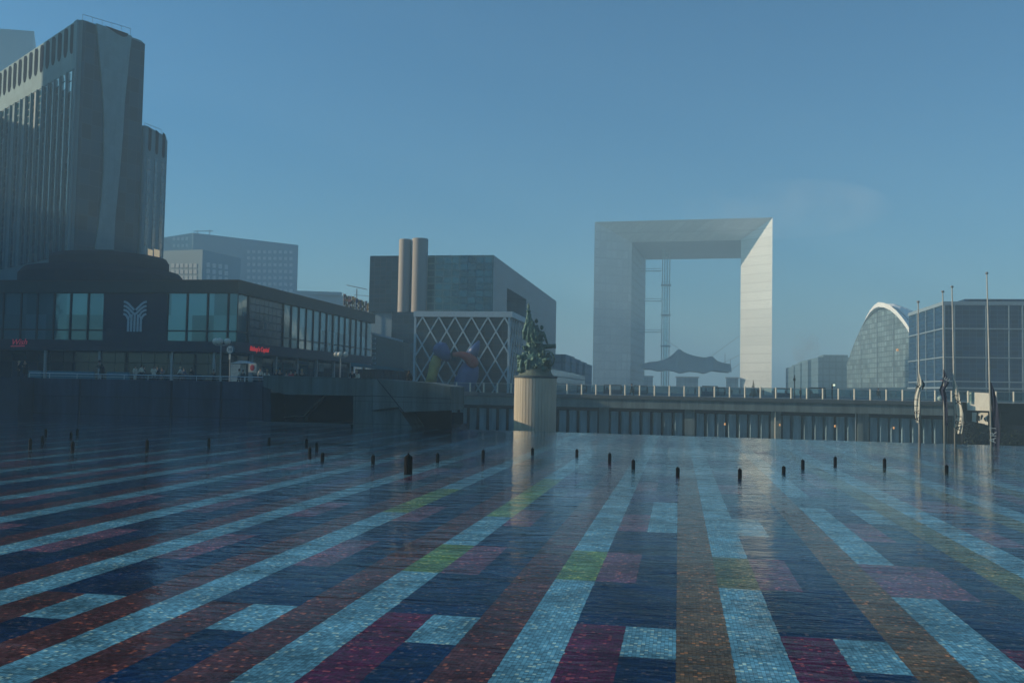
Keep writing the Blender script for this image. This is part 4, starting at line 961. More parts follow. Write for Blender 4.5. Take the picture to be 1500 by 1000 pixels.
# ================================================================== THE GREAT ARCH
AR = thing('great_arch', 'colossal white cube arch fading into haze in the middle distance', 'arch', (0, 590, 0))
rotA = R(-4.2)   # depth direction leans to the right of the axis
O_ = Vector(((PY(867.5, 560, 590).x+PY(1129, 560, 590).x)/2, 590, 0)); ex = Vector((math.cos(rotA), math.sin(rotA), 0)); ey = Vector((-math.sin(rotA), math.cos(rotA), 0))
def AP(x, y, z): return O_+ex*x+ey*y+Vector((0, 0, z))
hw = 53.8; D_ = 112; ZA = 108.6; xi_l, xi_r = -32.2, 35.3; ZI = 97.6; sp_ = 15
ZB = DECK-.5
def aq(mb, *p): mb.quad(*[AP(*q) for q in p])
b = MB()
lt = dict()
aq(b, (-hw, 0, ZB), (xi_l, sp_, ZB), (xi_l, sp_, ZI), (-hw, 0, ZA)); b.build('left_splay', 'marble', AR)
b = MB(); aq(b, (hw, 0, ZB), (xi_r, sp_, ZB), (xi_r, sp_, ZI), (hw, 0, ZA)); b.build('right_splay', 'marble', AR)
b = MB(); aq(b, (-hw, 0, ZA), (xi_l, sp_, ZI), (xi_r, sp_, ZI), (hw, 0, ZA)); b.build('top_splay', 'marble', AR)
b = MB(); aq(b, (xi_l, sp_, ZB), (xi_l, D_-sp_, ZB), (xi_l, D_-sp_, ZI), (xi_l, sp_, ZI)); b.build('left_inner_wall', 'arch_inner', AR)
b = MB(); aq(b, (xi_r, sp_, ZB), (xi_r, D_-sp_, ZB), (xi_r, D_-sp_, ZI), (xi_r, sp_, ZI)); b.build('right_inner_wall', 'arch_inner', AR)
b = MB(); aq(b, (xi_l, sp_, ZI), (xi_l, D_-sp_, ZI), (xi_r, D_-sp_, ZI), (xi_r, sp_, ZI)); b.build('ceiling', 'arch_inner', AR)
b = MB(); aq(b, (-hw, 0, ZA), (hw, 0, ZA), (hw, D_, ZA), (-hw, D_, ZA)); aq(b, (-hw, 0, ZB), (-hw, 0, ZA), (-hw, D_, ZA), (-hw, D_, ZB)); aq(b, (hw, 0, ZB), (hw, 0, ZA), (hw, D_, ZA), (hw, D_, ZB))
aq(b, (-hw, D_, ZB), (xi_l, D_-sp_, ZB), (xi_l, D_-sp_, ZI), (-hw, D_, ZA)); aq(b, (hw, D_, ZB), (xi_r, D_-sp_, ZB), (xi_r, D_-sp_, ZI), (hw, D_, ZA)); aq(b, (-hw, D_, ZA), (xi_l, D_-sp_, ZI), (xi_r, D_-sp_, ZI), (hw, D_, ZA))
b.build('outer_shell', 'marble', AR)
# lift tower and its struts
LT = thing('lift_tower', 'slim open steel lift tower standing inside the great arch', 'tower', XY(974, 640))
YL = 640
for x in (968.5, 971.5, 976, 979.3):
    p = XY(x, YL+(0 if x < 975 else 4)); b = MB(); b.bar((p.x, p.y, DECK), (p.x, p.y, PY(970, 352, YL).z), .55 if x not in (971.5, 976) else .35); b.build('shaft_mast', 'pale_block', LT)
p = XY(970, YL+2); q = XY(978, YL+2); b = MB(); b.box(p.x+.2, q.x-.2, YL+.8, YL+3.2, DECK, 96); b.build('lift_shaft', 'rail_glass', LT)
b = MB()
for k in range(24): z = DECK+3+k*3.9; a_ = XY(968.5, YL); c_ = XY(979.3, YL); b.bar((a_.x, YL, z), (c_.x, YL, z), .22)
b.build('rungs', 'pale_block', LT)
for yy in (397, 441, 486.5):
    a_ = PY(944, yy, YL); c_ = PY(969, yy, YL); b = MB(); b.bar(a_-Vector((8, 0, 0)), c_, .8, .5); b.bar(a_+Vector((-8, 0, 1.6)), c_+Vector((0, 0, 1.6)), .35); b.build('strut', 'pale_block', LT)
    b = MB(); z = PY(974, yy+20, YL).z; q = XY(974, YL); b.box(q.x-3.3, q.x+3.3, YL-1, YL+5, z-.4, z+.4); b.build('bracket', 'pale_block', LT)
# canvas canopy
CN = thing('tent_canopy', 'peaked stretched canvas canopy hanging inside the great arch', 'canopy', XY(1008, 625))
top = [(940, 533), (951, 530), (962, 529), (975, 526), (984, 520), (994, 510), (1001, 515), (1010, 519), (1022, 522), (1033, 523.5), (1043, 521), (1050, 528), (1058, 531), (1070, 533)]
bot = [(944, 540), (952, 540), (963, 543), (977, 541), (988, 543), (996, 546), (1010, 543), (1022, 544), (1032, 546.5), (1044, 542), (1056, 544), (1070, 545)]
def lerp_poly(P, x):
    for (x0, y0), (x1, y1) in zip(P, P[1:]):
        if x0 <= x <= x1: return y0+(y1-y0)*(x-x0)/(x1-x0)
    return P[0][1] if x < P[0][0] else P[-1][1]
b = MB(); nx = 40; gridp = []
for i in range(nx+1):
    x = 941+(1069.5-941)*i/nx; yt_ = lerp_poly(top, x); yb_ = lerp_poly(bot, x)
    row = []
    for j in range(7):
        t_ = j/6; yy = yb_+(yt_-yb_)*math.sin(math.pi*min(t_, 1-t_)) if False else None
        zt = PY(x, yt_, 630).z; zb1 = PY(x, yb_, 615).z; zb2 = zb1+1
        z = zb1+(zt-zb1)*math.sin(math.pi*t_)**.8 if 0 < t_ < 1 else zb1
        Y_ = 612+36*t_; X_ = PY(x, 540, 630).x
        row.append((X_, Y_, z))
    gridp.append(row)
vv = [p for row in gridp for p in row]; ff = [(i*7+j, i*7+j+1, (i+1)*7+j+1, (i+1)*7+j) for i in range(nx) for j in range(6)]
b.add(vv, ff); b.build('canvas', 'canvas', CN, smooth=True)
b = MB()
for a_, c_ in (((1043, 521), (1083, 492)), ((994, 510), (975, 498)), ((1060, 531), (1083, 520)), ((1069, 543), (1083, 533)), ((944, 536), (920, 530))): b.bar(PY(*a_, 630), PY(*c_, 632), .22)
for x, y0, y1 in ((1062, 518, 534), (1070, 526, 545)): b.bar(PY(x, y0, 630), PY(x, y1, 630), .3)
b.build('cables', 'grey_metal', CN)
for k, (x0, x1, y0, lab) in enumerate([(941, 957, 550, 'left'), (989, 1024, 551, 'middle'), (1063, 1083, 552, 'right')]):
    a_ = XY(x0, 600); c_ = XY(x1, 600); z_ = PY(x0, y0, 600).z; t = thing('kiosk', 'small hazy flat-roofed kiosk on the arch steps, the %s one' % lab, 'kiosk', a_, 'kiosks under the great arch')
    b = MB(); b.box(a_.x+.6, c_.x-.6, 600, 608, DECK, z_-.8); b.build('wall', 'low_building', t); b = MB(); b.box(a_.x, c_.x, 599, 609, z_-.79, z_); b.build('roof', 'grey_metal', t)
stp_ = MB()
for k in range(10): stp_.box(-50+O_.x, 46+O_.x, 570+k*1.5, 600, DECK-.3, DECK+.35*(k+1)-k*0)
o = stp_.build('arch_steps', 'paving', None, loc=(0, 585, DECK)); struct(o)

# ================================================================== RIGHT: STEPPED BLOCKS, VAULTED HALL, BLUE GLASS BUILDING
rb = thing('terraced_building', 'hazy stepped pale block right of the great arch', 'building', XY(1190, 500))
for k, (x0, x1, y0) in enumerate([(1162.5, 1172, 536.5), (1172.4, 1183, 532), (1183.4, 1198, 527), (1198.4, 1246, 523)]):
    Y_ = 560-k*25; a_ = XT(x0, 550, Y_); c_ = XT(x1, 550, Y_); z_ = PY(x0, y0, Y_).z
    b = MB(); b.prism([(a_.x, a_.y), (c_.x, c_.y), (c_.x, c_.y+40), (a_.x, a_.y+40)], DECK, z_); b.build('wing', 'low_building', rb)
a_ = XY(1213, 485); c_ = XY(1250, 485); b = MB(); b.box(a_.x, c_.x, 500, 520, 20, PY(1215, 520, 500).z+.2); b.build('roof_room', 'low_building', rb)

dm = thing('vaulted_hall', 'white shell-vaulted exhibition hall with a curved glass front', 'building', XY(1290, 450))
P1 = XY(1228, 500); P2_ = XY(1400, 352); dd = (P2_-P1); Ld = dd.length; dd = dd.normalized(); nd_ = Vector((dd.y, -dd.x, 0)); nd_ = nd_ if nd_.y < 0 else -nd_
def DQ(px, py): return hit(px, py, P1, nd_)
arcpx = [(1231, 575), (1236, 555), (1241, 534), (1247, 515), (1254, 497), (1262, 480), (1270, 468), (1279, 458), (1288, 452), (1297, 449.5), (1306, 450.5), (1315, 454.5), (1324, 462), (1332, 471), (1340, 482), (1350, 499), (1362, 522), (1374, 548), (1384, 577)]
arc = [DQ(*q) for q in arcpx]
b = MB(); b.slab(arc, -nd_*.4); b.build('glass_front', 'dome_glass', dm)
b = MB()
rear = Vector((60, 40, 0)); apex = arc[9]
for i in range(len(arc)-1):
    a_, c_ = arc[i], arc[i+1]
    w0, w1 = max(.05, min(1, (i-5)/4)), max(.05, min(1, (i-4)/4)); b.quad(a_+nd_*3.0*w0, c_+nd_*3.0*w1, c_-nd_*2, a_-nd_*2)
    up = Vector((0, 0, 2.0 if 5 < i < 16 else .5))
    b.quad(a_+nd_*3.0*w0, a_+nd_*3.0*w0+up*w0, c_+nd_*3.0*w1+up*w1, c_+nd_*3.0*w1)
b.build('arch_rim', 'shell_white', dm)
# ribbed shell running back from the rim, three swelling vaults
b = MB(); nseg = 30; nu = len(arc); vv = []
back = Vector((XY(1470, 500).x, 500, 0)).normalized()
for j in range(nseg+1):
    t_ = j/nseg; dep = 75*t_; bulge = 1+.0*t_
    for i, a_ in enumerate(arc):
        u = i/(nu-1); w_ = abs(math.sin(3*math.pi*t_))
        z = (a_.z+.4-DECK)*(1+.10*t_)*(1+.04*w_)+DECK
        vv.append(Vector((a_.x, a_.y, z))-nd_*.6+back*dep)
ff = [(j*nu+i, j*nu+i+1, (j+1)*nu+i+1, (j+1)*nu+i) for j in range(nseg) for i in range(nu-1)]
b.add(vv, ff); b.build('shell_roof', 'shell_white', dm, smooth=False)
for k, (px, py) in enumerate([(1326, 447.5), (1352, 447)]):
    c_ = PY(px+4, py+14, 470+0*k); b = MB(); b.ball((c_.x, c_.y+20, c_.z-6), 11.5, 16, 9.2+k*.3, 24); b.build('rear_vault', 'shell_white', dm, smooth=True)
b = MB()
for i in range(3, 12, 1): pass
q = DQ(1316.5, 512.5); b.ball(q+nd_*.5, .55, .3, .6, 8); b.build('lamp', 'lamp_glow', dm)
b = MB(); a_ = DQ(1234, 575)
for px in range(1262, 1336, 24): q = DQ(px, 575); b.bar(Vector((q.x, q.y, DECK))+nd_*.3, Vector((q.x, q.y, DQ(px, lerp_poly(arcpx, px)+3).z))+nd_*.3, .22)
b.build('mullions', 'rail_metal', dm)
b = MB(); q0 = XY(1236, 430); q1 = XY(1340, 330); b.slab([(q0.x, q0.y, DECK), (q1.x, q1.y, DECK), (q1.x, q1.y, DECK+3.5), (q0.x, q0.y, DECK+3.5)], (1, 3, 0)); b.build('base_wall', 'cinema_dark', dm)

BY = 250.0; BX = PY(1382, 442, BY).x; BZ = 26.9; BYE = 286.0
bl = thing('blue_glass_building', 'blue glass office building with thin pale bars at the right edge', 'building', (BX+20, BY+10, DECK))
b = MB(); b.box(BX, BX+90, BY, BYE, DECK, BZ-.9); b.build('glass_body', 'blue_glass', bl)
b = MB(); b.box(BX-.25, BX+90, BY-.25, BYE+.2, BZ-.898, BZ); b.build('roof_edge', 'blue_frame', bl)
b = MB(); xq = PY(1413, 440, BY+4).x; b.box(xq, BX+80, BY+4, BYE-5, BZ+.002, BZ+1.0); b.build('roof_plant', 'blue_glass', bl)
b = MB(); b.box(BX+.4, BX+90, BY-1.2, BY-.3, 5.4, 5.8); b.box(BX-.5, BX-.2, BY, BYE, 5.4, 5.8); b.build('base_canopy', 'blue_frame', bl)
for z in (PY(1382, 481, BY).z, PY(1382, 523, BY).z, PY(1382, 558, BY).z):
    b = MB(); b.box(BX-.3, BX+90, BY-.3, BY-.002, z-.14, z+.14); b.box(BX-.3, BX-.002, BY, BYE, z-.14, z+.14); b.build('floor_band', 'blue_frame', bl)
for px in (1344, 1357, 1369.5):
    y_ = PX(px, 500, BX).y; b = MB(); b.box(BX-.22, BX-.003, y_-.16, y_+.16, DECK, BZ-.9); b.build('bar', 'blue_frame', bl)
for px in (1383.5, 1398, 1444.5, 1478, 1498):
    x_ = PY(px, 500, BY).x; b = MB(); b.box(x_-.13, x_+.13, BY-.22, BY-.003, DECK, BZ-.9); b.build('bar', 'blue_frame', bl)

# ================================================================== FLAGPOLES WITH HANGING BANNERS
def pole_pts(px0, y0, px1, y1):
    base = G(px1, y1); Y_ = lipY(base.x)-.25; base = XY(px1, Y_); d = ray(px1, y1); 
    top_ = PY(px0, y0, Y_); return Vector((PY(px1, y1, Y_).x, Y_, 0)), top_
def banner(parent, pts, wl, wr, mat, seed, dy=-.12):
    """hanging cloth: pts centre line in picture units, wl/wr left and right half widths in picture units"""
    rr_ = random.Random(seed); b = MB(); rows = []; Y_ = pts[0][2]
    for (px, py, yy), l_, r_ in zip(pts, wl, wr):
        row = []
        for j in range(9):
            t_ = j/8; x = px-l_+(l_+r_)*t_; row.append(PY(x, py, yy+dy-.04*(x-px)+.09*math.sin(t_*9+py*.12)*min(1, (l_+r_)/8)))
        rows.append(row)
    n_ = len(rows)
    vv = [p for row in rows for p in row]; vv2 = [p+Vector((0, .03, 0)) for p in vv]; ff = [(i*9+j, i*9+j+1, (i+1)*9+j+1, (i+1)*9+j) for i in range(n_-1) for j in range(8)]
    b.add(vv, ff); b.add(vv2, ff); return b.build('flag', mat, parent, smooth=True)
def pole(px0, y0, px1, y1, lab):
    base, tp = pole_pts(px0, y0, px1, y1); t = thing('flagpole', lab, 'flagpole', base, 'flagpoles at the pool edge')
    b = MB(); b.tube([(base.x, base.y, -.3), base.lerp(tp, .45), base.lerp(tp, .46), tp], [.085, .075, .065, .04], 12); b.build('pole', 'pole_paint', t, smooth=True)
    b = MB(); b.ball(tp, .12, .12, .09, 10); b.build('cap', 'grey_metal', t); return t, base.y, base, tp
def letter(par, ch, px, py, Y_, size, mat, ang=90, tilt=0):
    p = PY(px, py, Y_-.56); a_ = R(ang)
    x = Vector((math.cos(a_), 0, math.sin(a_))); z = Vector((-math.sin(a_), 0, math.cos(a_)))
    text_mesh('letter', ch, size, frameM(p, x, z), mat, par, .01)
t1, y_, *_ = pole(1345, 442, 1347.3, 649, 'leftmost of the four tall flagpoles, with a pale limp banner')
fl_ = banner(t1, [(1346, 546, y_), (1347.5, 556, y_), (1348, 563, y_), (1346, 570, y_), (1343.5, 579, y_), (1342.5, 592, y_), (1343.5, 606, y_), (1344, 619, y_)], [.6, 3.5, 4.6, 4.6, 3.4, 3.3, 3.2, 1.8], [.6, 2.6, 4.2, 2.8, 3.6, 4.4, 3.8, 2.6], 'flag_white', 1)
fb = banner(t1, [(1349.5, 556, y_), (1352, 563, y_), (1351, 571, y_)], [1, 1, .4], [1.5, 3.2, .6], 'flag_navy', 8, .02)
for ch, px, py in (('A', 1343.6, 613.5), ('R', 1343.2, 603.5), ('T', 1342.4, 594), ('I', 1342, 585), ('X', 1345, 566)): letter(t1, ch, px, py, y_, .5, 'ink_black')
t2, y_, *_ = pole(1381, 427, 1384, 649.5, 'second flagpole from the left, with a dark navy limp banner')
banner(t2, [(1382.5, 541, y_), (1384, 552, y_), (1384, 561, y_), (1381, 571, y_), (1383.5, 581, y_), (1384.5, 592, y_), (1385.5, 605, y_), (1386.2, 623, y_)], [.6, 2.4, 4.2, 5.3, 4.0, 3.2, 2.0, 1.0], [.6, 3.2, 6.4, 3.0, 3.5, 3.4, 3.0, 2.2], 'flag_navy', 2)
letter(t2, 'E', 1387.3, 555.5, y_, .55, 'ink_white', 60); letter(t2, 'S', 1379.5, 557, y_, .28, 'sign_red', 70)
t3, y_, *_ = pole(1394.5, 420, 1399.5, 650, 'third flagpole from the left, with a cream banner reading ART')
banner(t3, [(1397, 553, y_), (1399, 562, y_), (1400.5, 573, y_), (1401.5, 585, y_), (1403, 596, y_), (1405, 606, y_), (1405.5, 614, y_), (1404.5, 624, y_), (1404, 635, y_)], [.6, 3.4, 4.4, 4.2, 5.2, 6, 5.8, 4.2, 3.6], [.6, 2.6, 4, 4.6, 5.6, 6.4, 6.2, 6, 4.6], 'flag_white', 3)
for ch, px, py in (('A', 1403.4, 627), ('R', 1403.9, 618.3), ('T', 1405, 609.8), ('X', 1404, 588.5), ('Y', 1400, 579)): letter(t3, ch, px, py, y_, .58, 'ink_black', 86)
t4, y_, *_ = pole(1445.5, 400, 1452.5, 653, 'rightmost flagpole by the frame edge, with a dark banner reading ART')
banner(t4, [(1451.5, 560, y_), (1453.5, 570, y_), (1456, 582, y_), (1457, 596, y_), (1457.5, 612, y_), (1458, 634, y_), (1458, 653, y_)], [.6, 2, 4, 4, 4, 4.5, 4], [.8, 2.4, 3.6, 5, 6, 7, 6], 'flag_navy', 4)
for ch, px, py in (('A', 1454.8, 644.5), ('R', 1455.3, 635.8), ('T', 1454.8, 627)): letter(t4, ch, px, py, y_, .62, 'ink_white', 88)

# ================================================================== STREET FURNITURE ON THE TERRACE
def lamp(px, ytop, n, lab, Y_, r_px):
    base = XY(px, Y_); zt_ = PY(px, ytop, Y_).z; t = thing('globe_lamp', lab, 'street lamp', (base.x, base.y, DECK), 'globe street lamps on the terrace')
    r_ = r_px*Y_/F_PX*1.02
    b = MB(); b.tube([(base.x, base.y, DECK), (base.x, base.y, zt_-r_)], .07, 8); b.tube([(base.x-r_*1.8, base.y, zt_-r_*1.1), (base.x+r_*1.8, base.y, zt_-r_*1.1)], .05, 6); b.build('post', 'grey_metal', t)
    for k, (dx, dy) in enumerate([(-1.75, 0), (0, -.9), (1.85, .2)][:n]):
        b = MB(); b.ball((base.x+dx*r_, base.y+dy*r_, zt_), r_, n=18); b.build('globe', 'globe', t, smooth=True)
    return t
lamp(322, 500, 3, 'triple globe street lamp in front of the mall corner', 97, 5.2)
lamp(498, 519, 3, 'triple globe street lamp farther right, above the stair block', 105, 4.0)
ms_ = thing('round_sign', 'round pale green station sign on a short post beside the triple globe lamp', 'sign', XY(338, 100))
c_ = PY(337.6, 512, 100); b = MB()
def disc(mb, c, r, y0, y1, n=28): mb.slab([(c.x+r*math.cos(2*math.pi*k/n), y0, c.z+r*math.sin(2*math.pi*k/n)) for k in range(n)], (0, y1-y0, 0))
disc(b, c_, .47, 99.9, 100.1); b.build('disc', 'awning', ms_)
b = MB(); disc(b, c_, .38, 99.87, 99.899); b.build('face', 'logo_blue', ms_)
text_mesh('letter', 'M', .62, frameM((c_.x, 99.85, c_.z), (1, 0, 0), (0, 0, 1)), 'awning', ms_, .01)
b = MB(); b.tube([(c_.x, 100, DECK), (c_.x, 100, c_.z-.47)], .06, 8); b.build('post', 'grey_metal', ms_); b = MB(); b.box(c_.x-.09, c_.x+.09, 99.85, 99.93, c_.z-1.1, c_.z-.5); b.build('post_sleeve', 'white_metal', ms_)
ks = thing('kiosk_stand', 'small stand with a pale pitched awning beside the round station sign', 'kiosk', XY(350, 104))
a_ = PY(338, 533, 104); c_ = PY(352, 533, 104); z0_ = PY(345, 544, 104).z; b = MB(); b.box(a_.x, c_.x, 104, 105.5, TERR, a_.z); b.build('booth', 'poster_paper', ks)
a_ = PY(336, 532, 104); m_ = PY(351, 528, 104); c_ = PY(366, 532, 104); b = MB(); b.slab([a_, c_, m_], (0, 2.2, 0)); b.build('awning', 'logo_blue', ks)
for x in (354, 364): q = XY(x, 104.2); b = MB(); b.tube([(q.x, q.y, TERR), (q.x, q.y, a_.z)], .05, 6); b.build('post', 'grey_metal', ks)
pb = thing('poster_board', 'cream poster board with a red oval print, right of the pitched awning stand', 'poster', XY(369, 103))
a_ = PY(364, 532, 103); c_ = PY(375, 545, 103); b = MB(); b.box(a_.x, c_.x, 103, 103.15, c_.z, a_.z); b.build('board', 'poster_paper', pb)
q = PY(369.5, 538.5, 102.97); b = MB(); b.ball(q, .28, .02, .36, 14); b.build('print', 'sign_red', pb)
# conical dark tree on the esplanade behind the railing
tr = thing('conical_tree', 'slender dark conical tree standing behind the deck railing, under the lit arch leg', 'tree', XY(1103.5, 156))
q = XY(1103.5, 156); zt_ = PY(1103.5, 556, 156).z
b = MB(); b.tube([(q.x, q.y, DECK), (q.x, q.y, zt_)], [.07, .02], 6); b.build('trunk', 'black_metal', tr)
b = MB(); rl = random.Random(12); Ht = zt_-DECK
for k in range(900):
    t_ = rl.random()**1.3; rr_ = .62*(1-t_)*rl.uniform(.3, 1); an = rl.uniform(0, 6.28); P = Vector((q.x+rr_*math.cos(an), q.y+rr_*math.sin(an), DECK+.25+(Ht-.25)*t_)); s_ = .09*(1.2-t_)
    u = Vector((math.cos(an), math.sin(an), -.5)).normalized(); v_ = u.orthogonal().normalized(); b.quad(P-u*s_, P-v_*s_*.5, P+u*s_, P+v_*s_*.5, 0)
b.build('crown', 'leaf_dark', tr)

# ================================================================== PEOPLE
def skin_mesh(name, verts, edges, radii, mat, parent, sub=1, label=None):
    me = bpy.data.meshes.new(name); me.from_pydata([Vector(v) for v in verts], edges, []); o = bpy.data.objects.new(name, me); COL.objects.link(o)
    m_ = o.modifiers.new('s', 'SKIN'); m_.use_smooth_shade = True
    for sv, r_ in zip(me.skin_vertices[0].data, radii): sv.radius = (r_, r_) if not isinstance(r_, tuple) else r_
    me.skin_vertices[0].data[0].use_root = True
    s_ = o.modifiers.new('u', 'SUBSURF'); s_.levels = sub; s_.render_levels = sub
    apply_mods(o); o.data.materials.clear(); o.data.materials.append(MATS[mat]); o.data.name = name
    o.parent = parent; return o
def figure(pose, top, legs, hair, label, cat='person', long_coat=False, group=None):
    t = thing('person', label, cat, (0, 0, 0), group)
    hp, kn, an = .92, .5, .08
    P = {'pel': (0, 0, .97), 'wai': (0, 0, 1.12), 'che': (0, 0, 1.34), 'nec': (0, -.01, 1.49), 'hd0': (0, -.02, 1.58), 'hd1': (0, -.02, 1.70)}
    for s_, n_ in ((-1, 'l'), (1, 'r')):
        P['sh'+n_] = (.18*s_, 0, 1.42); P['el'+n_] = (.25*s_, .03, 1.15); P['wr'+n_] = (.25*s_, -.06, .92); P['ha'+n_] = (.25*s_, -.09, .82)
        P['hi'+n_] = (.09*s_, 0, hp); P['kn'+n_] = (.10*s_, -.02, kn); P['an'+n_] = (.11*s_, .02, an); P['to'+n_] = (.12*s_, -.14, .035)
    if pose == 'walk':
        P['knl'] = (-.09, -.16, .52); P['anl'] = (-.09, -.26, .10); P['tol'] = (-.09, -.42, .07); P['knr'] = (.09, .08, .50); P['anr'] = (.09, .32, .16); P['tor'] = (.09, .2, .04)
        P['ell'] = (-.24, .12, 1.16); P['wrl'] = (-.25, .12, .94); P['hal'] = (-.25, .1, .85); P['elr'] = (.24, -.08, 1.16); P['wrr'] = (.22, -.26, 1.0); P['har'] = (.22, -.32, .95)
    if pose == 'lean':
        for k_, dy in (('wai', -.05), ('che', -.16), ('nec', -.25), ('hd0', -.31), ('hd1', -.34)): P[k_] = (P[k_][0], dy, P[k_][2]-.06)
        for s_, n_ in ((-1, 'l'), (1, 'r')): P['sh'+n_] = (.19*s_, -.18, 1.34); P['el'+n_] = (.27*s_, -.34, 1.10); P['wr'+n_] = (.12*s_, -.52, 1.06); P['ha'+n_] = (.04*s_, -.56, 1.06)
    if pose == 'sit':
        for k_ in ('pel', 'wai', 'che', 'nec', 'hd0', 'hd1'): P[k_] = (P[k_][0], P[k_][1]-(.05 if k_ != 'pel' else 0), P[k_][2]-.48)
        for s_, n_ in ((-1, 'l'), (1, 'r')):
            P['sh'+n_] = (.19*s_, -.05, .94); P['el'+n_] = (.27*s_, -.1, .68); P['wr'+n_] = (.16*s_, -.32, .62); P['ha'+n_] = (.12*s_, -.4, .60)
            P['hi'+n_] = (.1*s_, 0, .46); P['kn'+n_] = (.13*s_, -.44, .48); P['an'+n_] = (.13*s_, -.46, .08); P['to'+n_] = (.13*s_, -.6, .035)
    keys = list(P); ix = {k_: i for i, k_ in enumerate(keys)}
    ed = [('pel', 'wai'), ('wai', 'che'), ('che', 'nec'), ('nec', 'hd0'), ('hd0', 'hd1')]
    for n_ in 'lr': ed += [('che', 'sh'+n_), ('sh'+n_, 'el'+n_), ('el'+n_, 'wr'+n_), ('wr'+n_, 'ha'+n_), ('pel', 'hi'+n_), ('hi'+n_, 'kn'+n_), ('kn'+n_, 'an'+n_), ('an'+n_, 'to'+n_)]
    rad_ = {'pel': (.15, .11), 'wai': (.13, .1), 'che': (.155, .11), 'nec': .055, 'hd0': .085, 'hd1': .09}
    for n_ in 'lr': rad_.update({'sh'+n_: .062, 'el'+n_: .043, 'wr'+n_: .03, 'ha'+n_: .035, 'hi'+n_: .09, 'kn'+n_: .058, 'an'+n_: .04, 'to'+n_: .035})
    skin_mesh('body', [P[k_] for k_ in keys], [(ix[a], ix[c]) for a, c in ed], [rad_[k_] for k_ in keys], 'skin', t)
    def sub(name, ks, edl, grow, mat):
        jx = {k_: i for i, k_ in enumerate(ks)}
        rr_ = [tuple(q+grow for q in rad_[k_]) if isinstance(rad_[k_], tuple) else rad_[k_]+grow for k_ in ks]
        return skin_mesh(name, [P[k_] for k_ in ks], [(jx[a], jx[c]) for a, c in edl], rr_, mat, t)
    ks = ['pel', 'wai', 'che', 'shl', 'ell', 'wrl', 'shr', 'elr', 'wrr']; el_ = [('pel', 'wai'), ('wai', 'che'), ('che', 'shl'), ('shl', 'ell'), ('ell', 'wrl'), ('che', 'shr'), ('shr', 'elr'), ('elr', 'wrr')]
    sub('jacket', ks, el_, .028, top)
    ks = ['pel', 'hil', 'knl', 'anl', 'hir', 'knr', 'anr']; el_ = [('pel', 'hil'), ('hil', 'knl'), ('knl', 'anl'), ('pel', 'hir'), ('hir', 'knr'), ('knr', 'anr')]
    sub('trousers', ks, el_, .018, legs)
    if long_coat:
        b = MB(); y0 = P['pel'][1]; b.lathe([(.26, .42), (.25, .6), (.21, .95), (.19, 1.15)], (0, y0, 0), 14); o = b.build('coat_skirt', top, None, smooth=True); o.parent = t
    hd = Vector(P['hd1']); b = MB(); b.ball(hd+Vector((0, .02, .02)), .105, .115, .12, 12); o = b.build('hair', hair, None, smooth=True); o.parent = t
    b = MB(); b.ball(hd+Vector((0, -.10, -.03)), .018, .03, .03, 6); o = b.build('nose', 'skin', None, smooth=True); o.parent = t
    for sg in (-1, 1): b = MB(); b.ball(hd+Vector((sg*.035, -.095, 0)), .012, .01, .008, 6); o = b.build('eye', 'black_metal', None); o.parent = t
    for n_ in 'lr':
        q = Vector(P['to'+n_]); a_ = Vector(P['an'+n_]); b = MB(); b.tube([a_+Vector((0, .03, -.03)), q.lerp(a_, .3), q], [.055, .055, .045], 8); o = b.build('shoe', 'black_metal', None, smooth=True); o.parent = t
    return t
protos = {}
def person(pose, top, legs, hair, px, Y_, z, rot, label, scale=1.0, long_coat=False, group='people on the terrace and esplanade'):
    key = (pose, top, legs, hair, long_coat); q = XY(px, Y_)
    if key not in protos: protos[key] = figure(pose, top, legs, hair, label, long_coat=long_coat, group=group); o = protos[key]; o.location = (q.x, q.y, z); o.rotation_euler = (0, 0, rot); o.scale = (scale,)*3
    else: o = dup(protos[key], (q.x, q.y, z), label, rot, scale, group)
    return o
T = TERR
